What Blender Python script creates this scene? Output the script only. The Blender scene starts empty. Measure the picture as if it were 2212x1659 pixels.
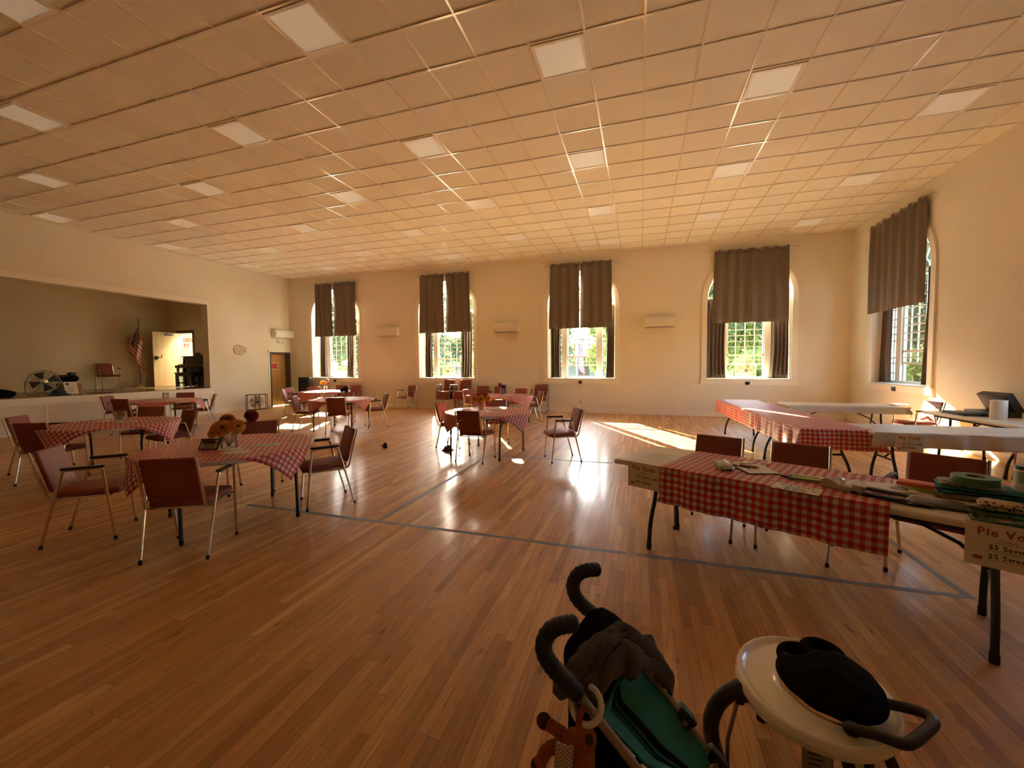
import bpy, bmesh, math, random
from mathutils import Vector, Matrix, noise
R_ = math.radians
SC = bpy.context.scene
COL = SC.collection
rnd = random.Random(7)

# ------------------------------------------------------------------ camera
cam = bpy.data.cameras.new('camera')
cam.sensor_width = 36.0
cam.lens = 14.311
cam.clip_start = 0.05
cam.clip_end = 400
camo = bpy.data.objects.new('camera', cam)
COL.objects.link(camo)
rx = Vector((0.95337759, 0.30170351, -0.00679421))
ux = Vector((-0.00746783, 0.04609312, 0.99890923))
fx = Vector((-0.30168759, 0.95228694, -0.04619722))
camo.matrix_world = Matrix(((rx.x, ux.x, -fx.x, -0.01535), (rx.y, ux.y, -fx.y, -3.87294),
                            (rx.z, ux.z, -fx.z, 1.54908), (0, 0, 0, 1)))
SC.camera = camo

# ------------------------------------------------------------------ sky, sun, exposure
world = bpy.data.worlds.new('sky')
SC.world = world
world.use_nodes = True
wn = world.node_tree.nodes
wl = world.node_tree.links
wn.clear()
sky = wn.new('ShaderNodeTexSky')
sky.sky_type = 'NISHITA'
sky.sun_disc = False
sky.sun_elevation = R_(25)
sky.sun_rotation = R_(-28.5)
sky.air_density = 1.0
sky.dust_density = 1.2
bg = wn.new('ShaderNodeBackground')
bg.inputs['Strength'].default_value = 0.9
wo = wn.new('ShaderNodeOutputWorld')
wl.new(sky.outputs[0], bg.inputs[0])
wl.new(bg.outputs[0], wo.inputs[0])
SUN_AZ, SUN_EL = R_(28.5), R_(25)
sun = bpy.data.lights.new('sun', 'SUN')
sun.energy = 37.0
sun.angle = R_(0.6)
sun.color = (1.0, 0.88, 0.60)
suno = bpy.data.objects.new('sun', sun)
COL.objects.link(suno)
suno.location = (-20, 40, 22)
travel = Vector((math.sin(SUN_AZ) * math.cos(SUN_EL), -math.cos(SUN_AZ) * math.cos(SUN_EL), -math.sin(SUN_EL)))
suno.rotation_euler = travel.to_track_quat('-Z', 'Y').to_euler()
vs = SC.view_settings
vs.view_transform = 'Standard'
vs.look = 'None'
vs.gamma = 1.0
vs.use_curve_mapping = False
vs.exposure = 2.18
PANEL_GLOW = 0.035          # fill glow added to ceiling troffers taken as unlit
SC.cycles.max_bounces = 10
SC.cycles.diffuse_bounces = 6
SC.cycles.glossy_bounces = 4
SC.cycles.transmission_bounces = 6
SC.cycles.transparent_max_bounces = 16
SC.cycles.sample_clamp_indirect = 6.0
SC.cycles.caustics_reflective = False
SC.cycles.caustics_refractive = False
SC.cycles.use_denoising = True

# ------------------------------------------------------------------ materials
MATS = {}


def mat(name, color, rough=0.6, metal=0.0, spec=0.5, coat=0.0, coat_rough=0.1, var=0.0, vscale=6.0,
        bump=0.0, bscale=60.0, emit=None, emit_s=0.0, sheen=0.0, transl=0.0):
    if name in MATS:
        return MATS[name]
    m = bpy.data.materials.new(name)
    m.use_nodes = True
    nt = m.node_tree
    p = nt.nodes['Principled BSDF']
    p.inputs['Base Color'].default_value = (*color, 1)
    p.inputs['Roughness'].default_value = rough
    p.inputs['Metallic'].default_value = metal
    p.inputs['Specular IOR Level'].default_value = spec
    p.inputs['Coat Weight'].default_value = coat
    p.inputs['Coat Roughness'].default_value = coat_rough
    p.inputs['Sheen Weight'].default_value = sheen
    tc = nt.nodes.new('ShaderNodeTexCoord')
    if var > 0:
        n = nt.nodes.new('ShaderNodeTexNoise')
        n.inputs['Scale'].default_value = vscale
        n.inputs['Detail'].default_value = 4
        nt.links.new(tc.outputs['Object'], n.inputs['Vector'])
        mr = nt.nodes.new('ShaderNodeMapRange')
        mr.inputs['From Min'].default_value = 0.25
        mr.inputs['From Max'].default_value = 0.75
        mr.inputs['To Min'].default_value = 1 - var
        mr.inputs['To Max'].default_value = 1 + var
        nt.links.new(n.outputs['Fac'], mr.inputs['Value'])
        mx = nt.nodes.new('ShaderNodeVectorMath')
        mx.operation = 'SCALE'
        mx.inputs[0].default_value = color
        nt.links.new(mr.outputs[0], mx.inputs['Scale'])
        nt.links.new(mx.outputs[0], p.inputs['Base Color'])
    if bump > 0:
        n = nt.nodes.new('ShaderNodeTexNoise')
        n.inputs['Scale'].default_value = bscale
        n.inputs['Detail'].default_value = 3
        nt.links.new(tc.outputs['Object'], n.inputs['Vector'])
        b = nt.nodes.new('ShaderNodeBump')
        b.inputs['Strength'].default_value = bump
        b.inputs['Distance'].default_value = 0.01
        nt.links.new(n.outputs['Fac'], b.inputs['Height'])
        nt.links.new(b.outputs[0], p.inputs['Normal'])
    if emit:
        p.inputs['Emission Color'].default_value = (*emit, 1)
        p.inputs['Emission Strength'].default_value = emit_s
    if transl > 0:
        out = nt.nodes['Material Output']
        t = nt.nodes.new('ShaderNodeBsdfTranslucent')
        t.inputs['Color'].default_value = (*[min(1, c * 1.3) for c in color], 1)
        mixs = nt.nodes.new('ShaderNodeMixShader')
        mixs.inputs[0].default_value = transl
        nt.links.new(p.outputs[0], mixs.inputs[1])
        nt.links.new(t.outputs[0], mixs.inputs[2])
        nt.links.new(mixs.outputs[0], out.inputs[0])
    MATS[name] = m
    return m


def glass_mat(name, tint=(0.95, 0.96, 0.94), refl=0.06, rough=0.0):
    if name in MATS:
        return MATS[name]
    m = bpy.data.materials.new(name)
    m.use_nodes = True
    nt = m.node_tree
    nt.nodes.remove(nt.nodes['Principled BSDF'])
    tr = nt.nodes.new('ShaderNodeBsdfTransparent')
    tr.inputs[0].default_value = (*tint, 1)
    gl = nt.nodes.new('ShaderNodeBsdfGlossy')
    gl.inputs['Roughness'].default_value = rough
    fr = nt.nodes.new('ShaderNodeLayerWeight')
    fr.inputs['Blend'].default_value = 0.25
    mr = nt.nodes.new('ShaderNodeMapRange')
    mr.inputs['To Min'].default_value = refl * 0.5
    mr.inputs['To Max'].default_value = 0.6
    nt.links.new(fr.outputs['Fresnel'], mr.inputs['Value'])
    mixs = nt.nodes.new('ShaderNodeMixShader')
    nt.links.new(mr.outputs[0], mixs.inputs[0])
    nt.links.new(tr.outputs[0], mixs.inputs[1])
    nt.links.new(gl.outputs[0], mixs.inputs[2])
    nt.links.new(mixs.outputs[0], nt.nodes['Material Output'].inputs[0])
    MATS[name] = m
    return m


class NG:
    """small node-graph helper"""
    def __init__(self, name):
        self.m = bpy.data.materials.new(name)
        self.m.use_nodes = True
        self.nt = self.m.node_tree
        self.p = self.nt.nodes['Principled BSDF']

    def n(self, t, **kw):
        x = self.nt.nodes.new(t)
        for k, v in kw.items():
            setattr(x, k, v)
        return x

    def l(self, a, b):
        self.nt.links.new(a, b)

    def math(self, op, a, b=None, c=None):
        x = self.n('ShaderNodeMath', operation=op)
        for i, v in enumerate((a, b, c)):
            if v is None:
                continue
            if isinstance(v, (int, float)):
                x.inputs[i].default_value = v
            else:
                self.l(v, x.inputs[i])
        return x.outputs[0]


def floor_material():
    g = NG('oak_strip_floor')
    tc = g.n('ShaderNodeTexCoord')
    sp = g.n('ShaderNodeSeparateXYZ')
    g.l(tc.outputs['Object'], sp.inputs[0])
    W = 0.057
    xs = g.math('DIVIDE', sp.outputs['X'], W)
    row = g.math('FLOOR', xs)
    fx_ = g.math('FRACT', xs)
    wn1 = g.n('ShaderNodeTexWhiteNoise', noise_dimensions='1D')
    g.l(row, wn1.inputs['W'])
    ln = g.math('MULTIPLY_ADD', wn1.outputs['Value'], 0.5, 0.62)
    off = g.math('MULTIPLY', wn1.outputs['Value'], 37.0)
    ys = g.math('ADD', g.math('DIVIDE', sp.outputs['Y'], ln), off)
    pl = g.math('FLOOR', ys)
    fy = g.math('FRACT', ys)
    cid = g.n('ShaderNodeCombineXYZ')
    g.l(row, cid.inputs['X'])
    g.l(pl, cid.inputs['Y'])
    wn2 = g.n('ShaderNodeTexWhiteNoise', noise_dimensions='3D')
    g.l(cid.outputs[0], wn2.inputs['Vector'])
    ramp = g.n('ShaderNodeValToRGB')
    cr = ramp.color_ramp
    cr.elements[0].position = 0.0
    cr.elements[0].color = (0.39, 0.178, 0.052, 1)
    cr.elements[1].position = 1.0
    cr.elements[1].color = (0.70, 0.41, 0.145, 1)
    for pos, c in ((0.16, (0.50, 0.24, 0.071)), (0.5, (0.56, 0.28, 0.086)), (0.85, (0.62, 0.33, 0.107))):
        e = cr.elements.new(pos)
        e.color = (*c, 1)
    g.l(wn2.outputs['Value'], ramp.inputs[0])
    # grain
    gv = g.n('ShaderNodeCombineXYZ')
    g.l(g.math('MULTIPLY_ADD', sp.outputs['X'], 55.0, g.math('MULTIPLY', wn2.outputs['Value'], 90.0)), gv.inputs['X'])
    g.l(g.math('MULTIPLY', sp.outputs['Y'], 2.6), gv.inputs['Y'])
    g.l(g.math('MULTIPLY', wn2.outputs['Value'], 31.0), gv.inputs['Z'])
    no = g.n('ShaderNodeTexNoise')
    no.inputs['Scale'].default_value = 1.0
    no.inputs['Detail'].default_value = 5
    no.inputs['Distortion'].default_value = 1.2
    g.l(gv.outputs[0], no.inputs['Vector'])
    gr = g.n('ShaderNodeMapRange')
    gr.inputs['From Min'].default_value = 0.3
    gr.inputs['From Max'].default_value = 0.7
    gr.inputs['To Min'].default_value = 0.80
    gr.inputs['To Max'].default_value = 1.16
    g.l(no.outputs['Fac'], gr.inputs['Value'])
    # knots / dark streaks
    no2 = g.n('ShaderNodeTexNoise')
    no2.inputs['Scale'].default_value = 1.0
    no2.inputs['Detail'].default_value = 1
    gv2 = g.n('ShaderNodeCombineXYZ')
    g.l(g.math('MULTIPLY', sp.outputs['X'], 17.0), gv2.inputs['X'])
    g.l(g.math('MULTIPLY', sp.outputs['Y'], 5.0), gv2.inputs['Y'])
    g.l(g.math('MULTIPLY', wn2.outputs['Value'], 77.0), gv2.inputs['Z'])
    g.l(gv2.outputs[0], no2.inputs['Vector'])
    kn = g.n('ShaderNodeMapRange')
    kn.inputs['From Min'].default_value = 0.72
    kn.inputs['From Max'].default_value = 0.80
    kn.inputs['To Min'].default_value = 1.0
    kn.inputs['To Max'].default_value = 0.45
    g.l(no2.outputs['Fac'], kn.inputs['Value'])
    # seams
    dx = g.math('MULTIPLY', g.math('MINIMUM', fx_, g.math('SUBTRACT', 1.0, fx_)), W)
    dy = g.math('MULTIPLY', g.math('MINIMUM', fy, g.math('SUBTRACT', 1.0, fy)), ln)
    d = g.math('MINIMUM', dx, dy)
    sm = g.n('ShaderNodeMapRange')
    sm.inputs['From Min'].default_value = 0.0004
    sm.inputs['From Max'].default_value = 0.0016
    sm.inputs['To Min'].default_value = 0.42
    sm.inputs['To Max'].default_value = 1.0
    g.l(d, sm.inputs['Value'])
    f = g.math('MULTIPLY', g.math('MULTIPLY', gr.outputs[0], sm.outputs[0]), kn.outputs[0])
    sc = g.n('ShaderNodeVectorMath', operation='SCALE')
    g.l(ramp.outputs[0], sc.inputs[0])
    g.l(f, sc.inputs['Scale'])
    g.l(sc.outputs[0], g.p.inputs['Base Color'])
    g.p.inputs['Roughness'].default_value = 0.5
    g.p.inputs['Specular IOR Level'].default_value = 0.25
    g.p.inputs['Coat Weight'].default_value = 0.45
    g.p.inputs['Coat Roughness'].default_value = 0.16
    # each board lies a touch differently
    tilt = g.math('MULTIPLY', g.math('SUBTRACT', wn2.outputs['Value'], 0.5), g.math('SUBTRACT', fx_, 0.5))
    sep = g.n('ShaderNodeSeparateColor')
    g.l(wn2.outputs['Color'], sep.inputs[0])
    tilt2 = g.math('MULTIPLY', g.math('SUBTRACT', sep.outputs[1], 0.5), g.math('SUBTRACT', fy, 0.5))
    hgt = g.math('ADD', g.math('ADD', g.math('MULTIPLY', tilt, 0.05), g.math('MULTIPLY', tilt2, 0.4)),
                 g.math('ADD', g.math('MULTIPLY', no.outputs['Fac'], 0.018), g.math('MULTIPLY', sm.outputs[0], 0.03)))
    bp = g.n('ShaderNodeBump')
    bp.inputs['Strength'].default_value = 0.8
    bp.inputs['Distance'].default_value = 0.012
    g.l(hgt, bp.inputs['Height'])
    g.l(bp.outputs[0], g.p.inputs['Normal'])
    g.l(bp.outputs[0], g.p.inputs['Coat Normal'])
    return g.m


def gingham_material(name, axis_uv=True, period=0.047):
    g = NG(name)
    uv = g.n('ShaderNodeUVMap')
    sp = g.n('ShaderNodeSeparateXYZ')
    g.l(uv.outputs[0], sp.inputs[0])

    def band(o):
        return g.math('LESS_THAN', g.math('FRACT', g.math('DIVIDE', o, period)), 0.5)
    s = g.math('ADD', band(sp.outputs['X']), band(sp.outputs['Y']))
    ramp = g.n('ShaderNodeValToRGB')
    cr = ramp.color_ramp
    cr.interpolation = 'CONSTANT'
    cr.elements[0].position = 0
    cr.elements[0].color = (0.80, 0.72, 0.66, 1)
    cr.elements[1].position = 0.75
    cr.elements[1].color = (0.60, 0.020, 0.028, 1)
    e = cr.elements.new(0.3)
    e.color = (0.66, 0.17, 0.155, 1)
    g.l(g.math('MULTIPLY', s, 0.5), ramp.inputs[0])
    g.l(ramp.outputs[0], g.p.inputs['Base Color'])
    g.p.inputs['Roughness'].default_value = 0.42
    no = g.n('ShaderNodeTexNoise')
    no.inputs['Scale'].default_value = 9
    no.inputs['Detail'].default_value = 4
    tc = g.n('ShaderNodeTexCoord')
    g.l(tc.outputs['Object'], no.inputs['Vector'])
    bp = g.n('ShaderNodeBump')
    bp.inputs['Strength'].default_value = 0.35
    bp.inputs['Distance'].default_value = 0.02
    g.l(no.outputs['Fac'], bp.inputs['Height'])
    g.l(bp.outputs[0], g.p.inputs['Normal'])
    out = g.nt.nodes['Material Output']
    t = g.n('ShaderNodeBsdfTranslucent')
    g.l(ramp.outputs[0], t.inputs[0])
    mixs = g.n('ShaderNodeMixShader')
    mixs.inputs[0].default_value = 0.22
    g.l(g.p.outputs[0], mixs.inputs[1])
    g.l(t.outputs[0], mixs.inputs[2])
    g.l(mixs.outputs[0], out.inputs[0])
    return g.m


def tile_material():
    g = NG('mineral_ceiling_tile')
    tc = g.n('ShaderNodeTexCoord')
    no = g.n('ShaderNodeTexNoise')
    no.inputs['Scale'].default_value = 140
    no.inputs['Detail'].default_value = 3
    g.l(tc.outputs['Object'], no.inputs['Vector'])
    sp = g.n('ShaderNodeSeparateXYZ')
    g.l(tc.outputs['Object'], sp.inputs[0])
    cid = g.n('ShaderNodeCombineXYZ')
    g.l(g.math('FLOOR', g.math('DIVIDE', sp.outputs['X'], 0.6096)), cid.inputs['X'])
    g.l(g.math('FLOOR', g.math('DIVIDE', sp.outputs['Y'], 0.6096)), cid.inputs['Y'])
    wnz = g.n('ShaderNodeTexWhiteNoise', noise_dimensions='3D')
    g.l(cid.outputs[0], wnz.inputs['Vector'])
    f = g.math('ADD', g.math('MULTIPLY_ADD', no.outputs['Fac'], 0.30, 0.82), g.math('MULTIPLY', wnz.outputs['Value'], 0.06))
    sc = g.n('ShaderNodeVectorMath', operation='SCALE')
    sc.inputs[0].default_value = (0.84, 0.79, 0.67)
    g.l(f, sc.inputs['Scale'])
    g.l(sc.outputs[0], g.p.inputs['Base Color'])
    g.p.inputs['Roughness'].default_value = 0.85
    bp = g.n('ShaderNodeBump')
    bp.inputs['Strength'].default_value = 0.4
    bp.inputs['Distance'].default_value = 0.004
    g.l(no.outputs['Fac'], bp.inputs['Height'])
    g.l(bp.outputs[0], g.p.inputs['Normal'])
    return g.m


def wood_material(name, c1, c2, scale=1.0, rough=0.4, axis='Z'):
    g = NG(name)
    tc = g.n('ShaderNodeTexCoord')
    mp = g.n('ShaderNodeMapping')
    s = {'X': (1.5, 22, 22), 'Y': (22, 1.5, 22), 'Z': (22, 22, 1.5)}[axis]
    mp.inputs['Scale'].default_value = [v * scale for v in s]
    g.l(tc.outputs['Object'], mp.inputs[0])
    no = g.n('ShaderNodeTexNoise')
    no.inputs['Scale'].default_value = 1
    no.inputs['Detail'].default_value = 5
    no.inputs['Distortion'].default_value = 0.6
    g.l(mp.outputs[0], no.inputs['Vector'])
    ramp = g.n('ShaderNodeValToRGB')
    ramp.color_ramp.elements[0].position = 0.3
    ramp.color_ramp.elements[0].color = (*c1, 1)
    ramp.color_ramp.elements[1].position = 0.7
    ramp.color_ramp.elements[1].color = (*c2, 1)
    g.l(no.outputs['Fac'], ramp.inputs[0])
    g.l(ramp.outputs[0], g.p.inputs['Base Color'])
    g.p.inputs['Roughness'].default_value = rough
    return g.m


def leopard_material():
    g = NG('leopard_print')
    tc = g.n('ShaderNodeTexCoord')
    vo = g.n('ShaderNodeTexVoronoi')
    vo.inputs['Scale'].default_value = 60
    no = g.n('ShaderNodeTexNoise')
    no.inputs['Scale'].default_value = 60
    g.l(tc.outputs['Object'], vo.inputs['Vector'])
    g.l(tc.outputs['Object'], no.inputs['Vector'])
    v = g.math('ADD', vo.outputs['Distance'], g.math('MULTIPLY', no.outputs['Fac'], 0.35))
    ramp = g.n('ShaderNodeValToRGB')
    ramp.color_ramp.elements[0].position = 0.50
    ramp.color_ramp.elements[0].color = (0.03, 0.018, 0.01, 1)
    ramp.color_ramp.elements[1].position = 0.56
    ramp.color_ramp.elements[1].color = (0.55, 0.42, 0.24, 1)
    g.l(v, ramp.inputs[0])
    g.l(ramp.outputs[0], g.p.inputs['Base Color'])
    return g.m


def herringbone_material():
    g = NG('grey_herringbone_weave')
    tc = g.n('ShaderNodeTexCoord')
    sp = g.n('ShaderNodeSeparateXYZ')
    uv = g.n('ShaderNodeUVMap')
    g.l(uv.outputs[0], sp.inputs[0])
    x = g.math('PINGPONG', g.math('MULTIPLY', sp.outputs['X'], 6.0), 1.0)
    v = g.math('FRACT', g.math('ADD', g.math('MULTIPLY', sp.outputs['Y'], 22.0), x))
    ramp = g.n('ShaderNodeValToRGB')
    ramp.color_ramp.elements[0].position = 0.3
    ramp.color_ramp.elements[0].color = (0.20, 0.16, 0.11, 1)
    ramp.color_ramp.elements[1].position = 0.45
    ramp.color_ramp.elements[1].color = (0.62, 0.55, 0.42, 1)
    g.l(v, ramp.inputs[0])
    g.l(ramp.outputs[0], g.p.inputs['Base Color'])
    g.p.inputs['Roughness'].default_value = 0.9
    return g.m


def flag_material():
    g = NG('stars_and_stripes_cloth')
    uv = g.n('ShaderNodeUVMap')
    sp = g.n('ShaderNodeSeparateXYZ')
    g.l(uv.outputs[0], sp.inputs[0])
    u, v = sp.outputs['X'], sp.outputs['Y']
    stripe = g.math('LESS_THAN', g.math('FRACT', g.math('MULTIPLY', v, 6.5)), 0.5)
    mix = g.n('ShaderNodeMix', data_type='RGBA')
    mix.inputs['A'].default_value = (0.62, 0.56, 0.50, 1)
    mix.inputs['B'].default_value = (0.40, 0.02, 0.03, 1)
    g.l(stripe, mix.inputs['Factor'])
    canton = g.math('MULTIPLY', g.math('LESS_THAN', u, 0.5), g.math('LESS_THAN', v, 0.62))
    a = g.math('SUBTRACT', g.math('FRACT', g.math('MULTIPLY', u, 14.0)), 0.5)
    b = g.math('SUBTRACT', g.math('FRACT', g.math('MULTIPLY', v, 9.0)), 0.5)
    star = g.math('LESS_THAN', g.math('ADD', g.math('MULTIPLY', a, a), g.math('MULTIPLY', b, b)), 0.06)
    mix2 = g.n('ShaderNodeMix', data_type='RGBA')
    mix2.inputs['A'].default_value = (0.012, 0.016, 0.06, 1)
    mix2.inputs['B'].default_value = (0.55, 0.52, 0.48, 1)
    g.l(star, mix2.inputs['Factor'])
    mix3 = g.n('ShaderNodeMix', data_type='RGBA')
    g.l(canton, mix3.inputs['Factor'])
    g.l(mix.outputs['Result'], mix3.inputs['A'])
    g.l(mix2.outputs['Result'], mix3.inputs['B'])
    g.l(mix3.outputs['Result'], g.p.inputs['Base Color'])
    g.p.inputs['Roughness'].default_value = 0.7
    return g.m


M = dict(
    floor=floor_material(), gingham=gingham_material('red_white_gingham_plastic', period=0.051), tile=tile_material(),
    wall=mat('cream_wall_paint', (0.80, 0.745, 0.63), 0.7, var=0.035, vscale=1.2, bump=0.05, bscale=40),
    stagewall=mat('tan_stage_wall_paint', (0.80, 0.72, 0.57), 0.8, var=0.03, vscale=1.0),
    trim=mat('cream_gloss_trim', (0.88, 0.82, 0.71), 0.42),
    tbar=mat('white_ceiling_bar', (0.86, 0.80, 0.70), 0.25, coat=0.5),
    winwhite=mat('white_window_paint', (0.80, 0.78, 0.72), 0.35),
    glass=glass_mat('window_glass'),
    clear=glass_mat('clear_glassware', (0.93, 0.94, 0.92), 0.12),
    film=glass_mat('clear_plastic_film', (0.85, 0.85, 0.83), 0.25, 0.08),
    maroon=mat('maroon_upholstery', (0.27, 0.072, 0.050), 0.55, var=0.05, vscale=30, bump=0.08, bscale=350, spec=0.3),
    chrome=mat('chrome_tube', (0.66, 0.60, 0.52), 0.22, metal=1.0),
    armpad=mat('dark_arm_pad', (0.030, 0.016, 0.012), 0.45),
    rubber=mat('black_rubber', (0.012, 0.011, 0.010), 0.7),
    plastic=mat('white_table_plastic', (0.74, 0.67, 0.55), 0.45, bump=0.05, bscale=200),
    steel=mat('dark_grey_steel', (0.035, 0.034, 0.036), 0.42, metal=0.4),
    curtain=mat('taupe_blackout_curtain', (0.185, 0.150, 0.118), 0.85, bump=0.1, bscale=300),
    sheer=mat('taupe_lining_curtain', (0.17, 0.125, 0.10), 0.8, transl=0.12),
    grom=mat('brushed_nickel', (0.7, 0.66, 0.6), 0.3, metal=1),
    white=mat('white_plastic', (0.78, 0.74, 0.66), 0.4),
    paper=mat('white_paper', (0.76, 0.70, 0.60), 0.6),
    black=mat('black_plastic', (0.015, 0.014, 0.013), 0.45),
    redink=mat('red_ink', (0.42, 0.045, 0.03), 0.6),
    ink=mat('dark_ink', (0.05, 0.04, 0.03), 0.6),
    door=wood_material('honey_oak_door', (0.42, 0.20, 0.06), (0.50, 0.26, 0.085), 0.5),
    birch=wood_material('pale_birch_door', (0.62, 0.44, 0.22), (0.70, 0.52, 0.29), 0.5),
    dgrey=mat('grey_door_frame', (0.075, 0.07, 0.062), 0.5),
    stagefloor=wood_material('stage_floor_boards', (0.17, 0.085, 0.032), (0.24, 0.125, 0.05), 1.0, 0.22, 'Y'),
    piano=mat('ebony_piano_finish', (0.012, 0.008, 0.006), 0.2, coat=0.5),
    brass=mat('brass', (0.6, 0.42, 0.15), 0.3, metal=1),
    flag=flag_material(),
    tape=mat('blue_grey_floor_tape', (0.15, 0.15, 0.15), 0.5),
    teal=mat('teal_canvas', (0.016, 0.19, 0.135), 0.75, var=0.12, vscale=8, bump=0.1, bscale=200),
    blackcloth=mat('black_cloth', (0.007, 0.006, 0.005), 0.95, spec=0.1, var=0.1, vscale=20),
    greyfleece=mat('grey_brown_fleece', (0.085, 0.068, 0.052), 0.95, var=0.25, vscale=60, bump=0.4, bscale=250),
    alu=mat('dull_aluminium_tube', (0.34, 0.31, 0.27), 0.38, metal=0.8),
    orange=mat('orange_plush', (0.34, 0.085, 0.012), 0.95, var=0.2, vscale=50, bump=0.4, bscale=200),
    brown=mat('brown_plush', (0.05, 0.018, 0.008), 0.95),
    herring=herringbone_material(),
    ivory=mat('ivory_glossy_plastic', (0.93, 0.88, 0.77), 0.28, coat=0.7),
    char=mat('charcoal_tube', (0.018, 0.016, 0.014), 0.4),
    tapegreen=mat('green_tape', (0.05, 0.16, 0.05), 0.5),
    towelblue=mat('blue_towel', (0.02, 0.10, 0.16), 0.95, var=0.2, vscale=30, bump=0.3, bscale=300),
    towelteal=mat('teal_towel', (0.03, 0.20, 0.19), 0.95, var=0.2, vscale=30, bump=0.3, bscale=300),
    towelpat=mat('patterned_towel', (0.30, 0.28, 0.22), 0.95, var=0.7, vscale=28),
    greyp=mat('grey_nylon', (0.085, 0.085, 0.078), 0.5, var=0.1, vscale=20),
    leo=leopard_material(),
    greenp=mat('dark_green_plastic', (0.012, 0.085, 0.045), 0.3),
    post=mat('orange_note_block', (0.72, 0.16, 0.03), 0.6),
    lime=mat('lime_note_block', (0.42, 0.5, 0.03), 0.6),
    beige=mat('beige_plastic', (0.52, 0.44, 0.31), 0.45),
    silver=mat('silver_foil', (0.7, 0.68, 0.64), 0.25, metal=1),
    pgreen=mat('pale_green_print', (0.30, 0.42, 0.26), 0.6),
    hat=mat('grey_felt', (0.16, 0.15, 0.12), 0.9),
    crate=mat('orange_brown_cardboard', (0.34, 0.15, 0.03), 0.7),
    navy=mat('navy_cloth', (0.018, 0.030, 0.075), 0.85),
    signred=mat('red_sign_face', (0.42, 0.012, 0.02), 0.45),
    leather=mat('brown_leather', (0.085, 0.04, 0.025), 0.5),
    stem=mat('green_stem', (0.03, 0.075, 0.018), 0.6),
    f_or=mat('orange_petals', (0.72, 0.26, 0.015), 0.6, var=0.15, vscale=40, transl=0.2),
    f_dor=mat('rust_petals', (0.36, 0.055, 0.012), 0.6, transl=0.15),
    f_red=mat('crimson_petals', (0.22, 0.006, 0.022), 0.6),
    f_yel=mat('yellow_petals', (0.75, 0.52, 0.03), 0.6, transl=0.2),
    f_pnk=mat('pale_pink_petals', (0.72, 0.36, 0.33), 0.6, transl=0.2),
    f_wht=mat('white_petals', (0.72, 0.68, 0.64), 0.6, transl=0.2),
    f_blk=mat('dark_petals', (0.02, 0.010, 0.014), 0.6),
    f_cen=mat('dark_flower_centre', (0.09, 0.025, 0.01), 0.8),
    diffuser=mat('prismatic_light_diffuser', (0.74, 0.70, 0.62), 0.3, bump=0.2, bscale=250,
                 emit=(1.0, 0.80, 0.56), emit_s=PANEL_GLOW),
    leaf=mat('green_leaves', (0.105, 0.15, 0.065), 0.55, var=0.45, vscale=0.9, transl=0.45),
    leafy=mat('yellow_green_leaves', (0.20, 0.24, 0.06), 0.55, var=0.4, vscale=0.9, transl=0.45),
    bark=mat('tree_bark', (0.06, 0.045, 0.03), 0.9),
    lawn=mat('mown_lawn', (0.05, 0.085, 0.022), 0.9, var=0.3, vscale=0.6),
    road=mat('asphalt', (0.06, 0.06, 0.06), 0.9, var=0.15, vscale=2),
    siding=mat('pale_siding', (0.26, 0.27, 0.27), 0.7, var=0.05, vscale=2),
    roofm=mat('grey_roof_shingles', (0.13, 0.13, 0.14), 0.8, var=0.2, vscale=3),
    hillm=mat('wooded_hillside', (0.14, 0.17, 0.12), 0.9, var=0.5, vscale=0.35),
)


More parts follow.
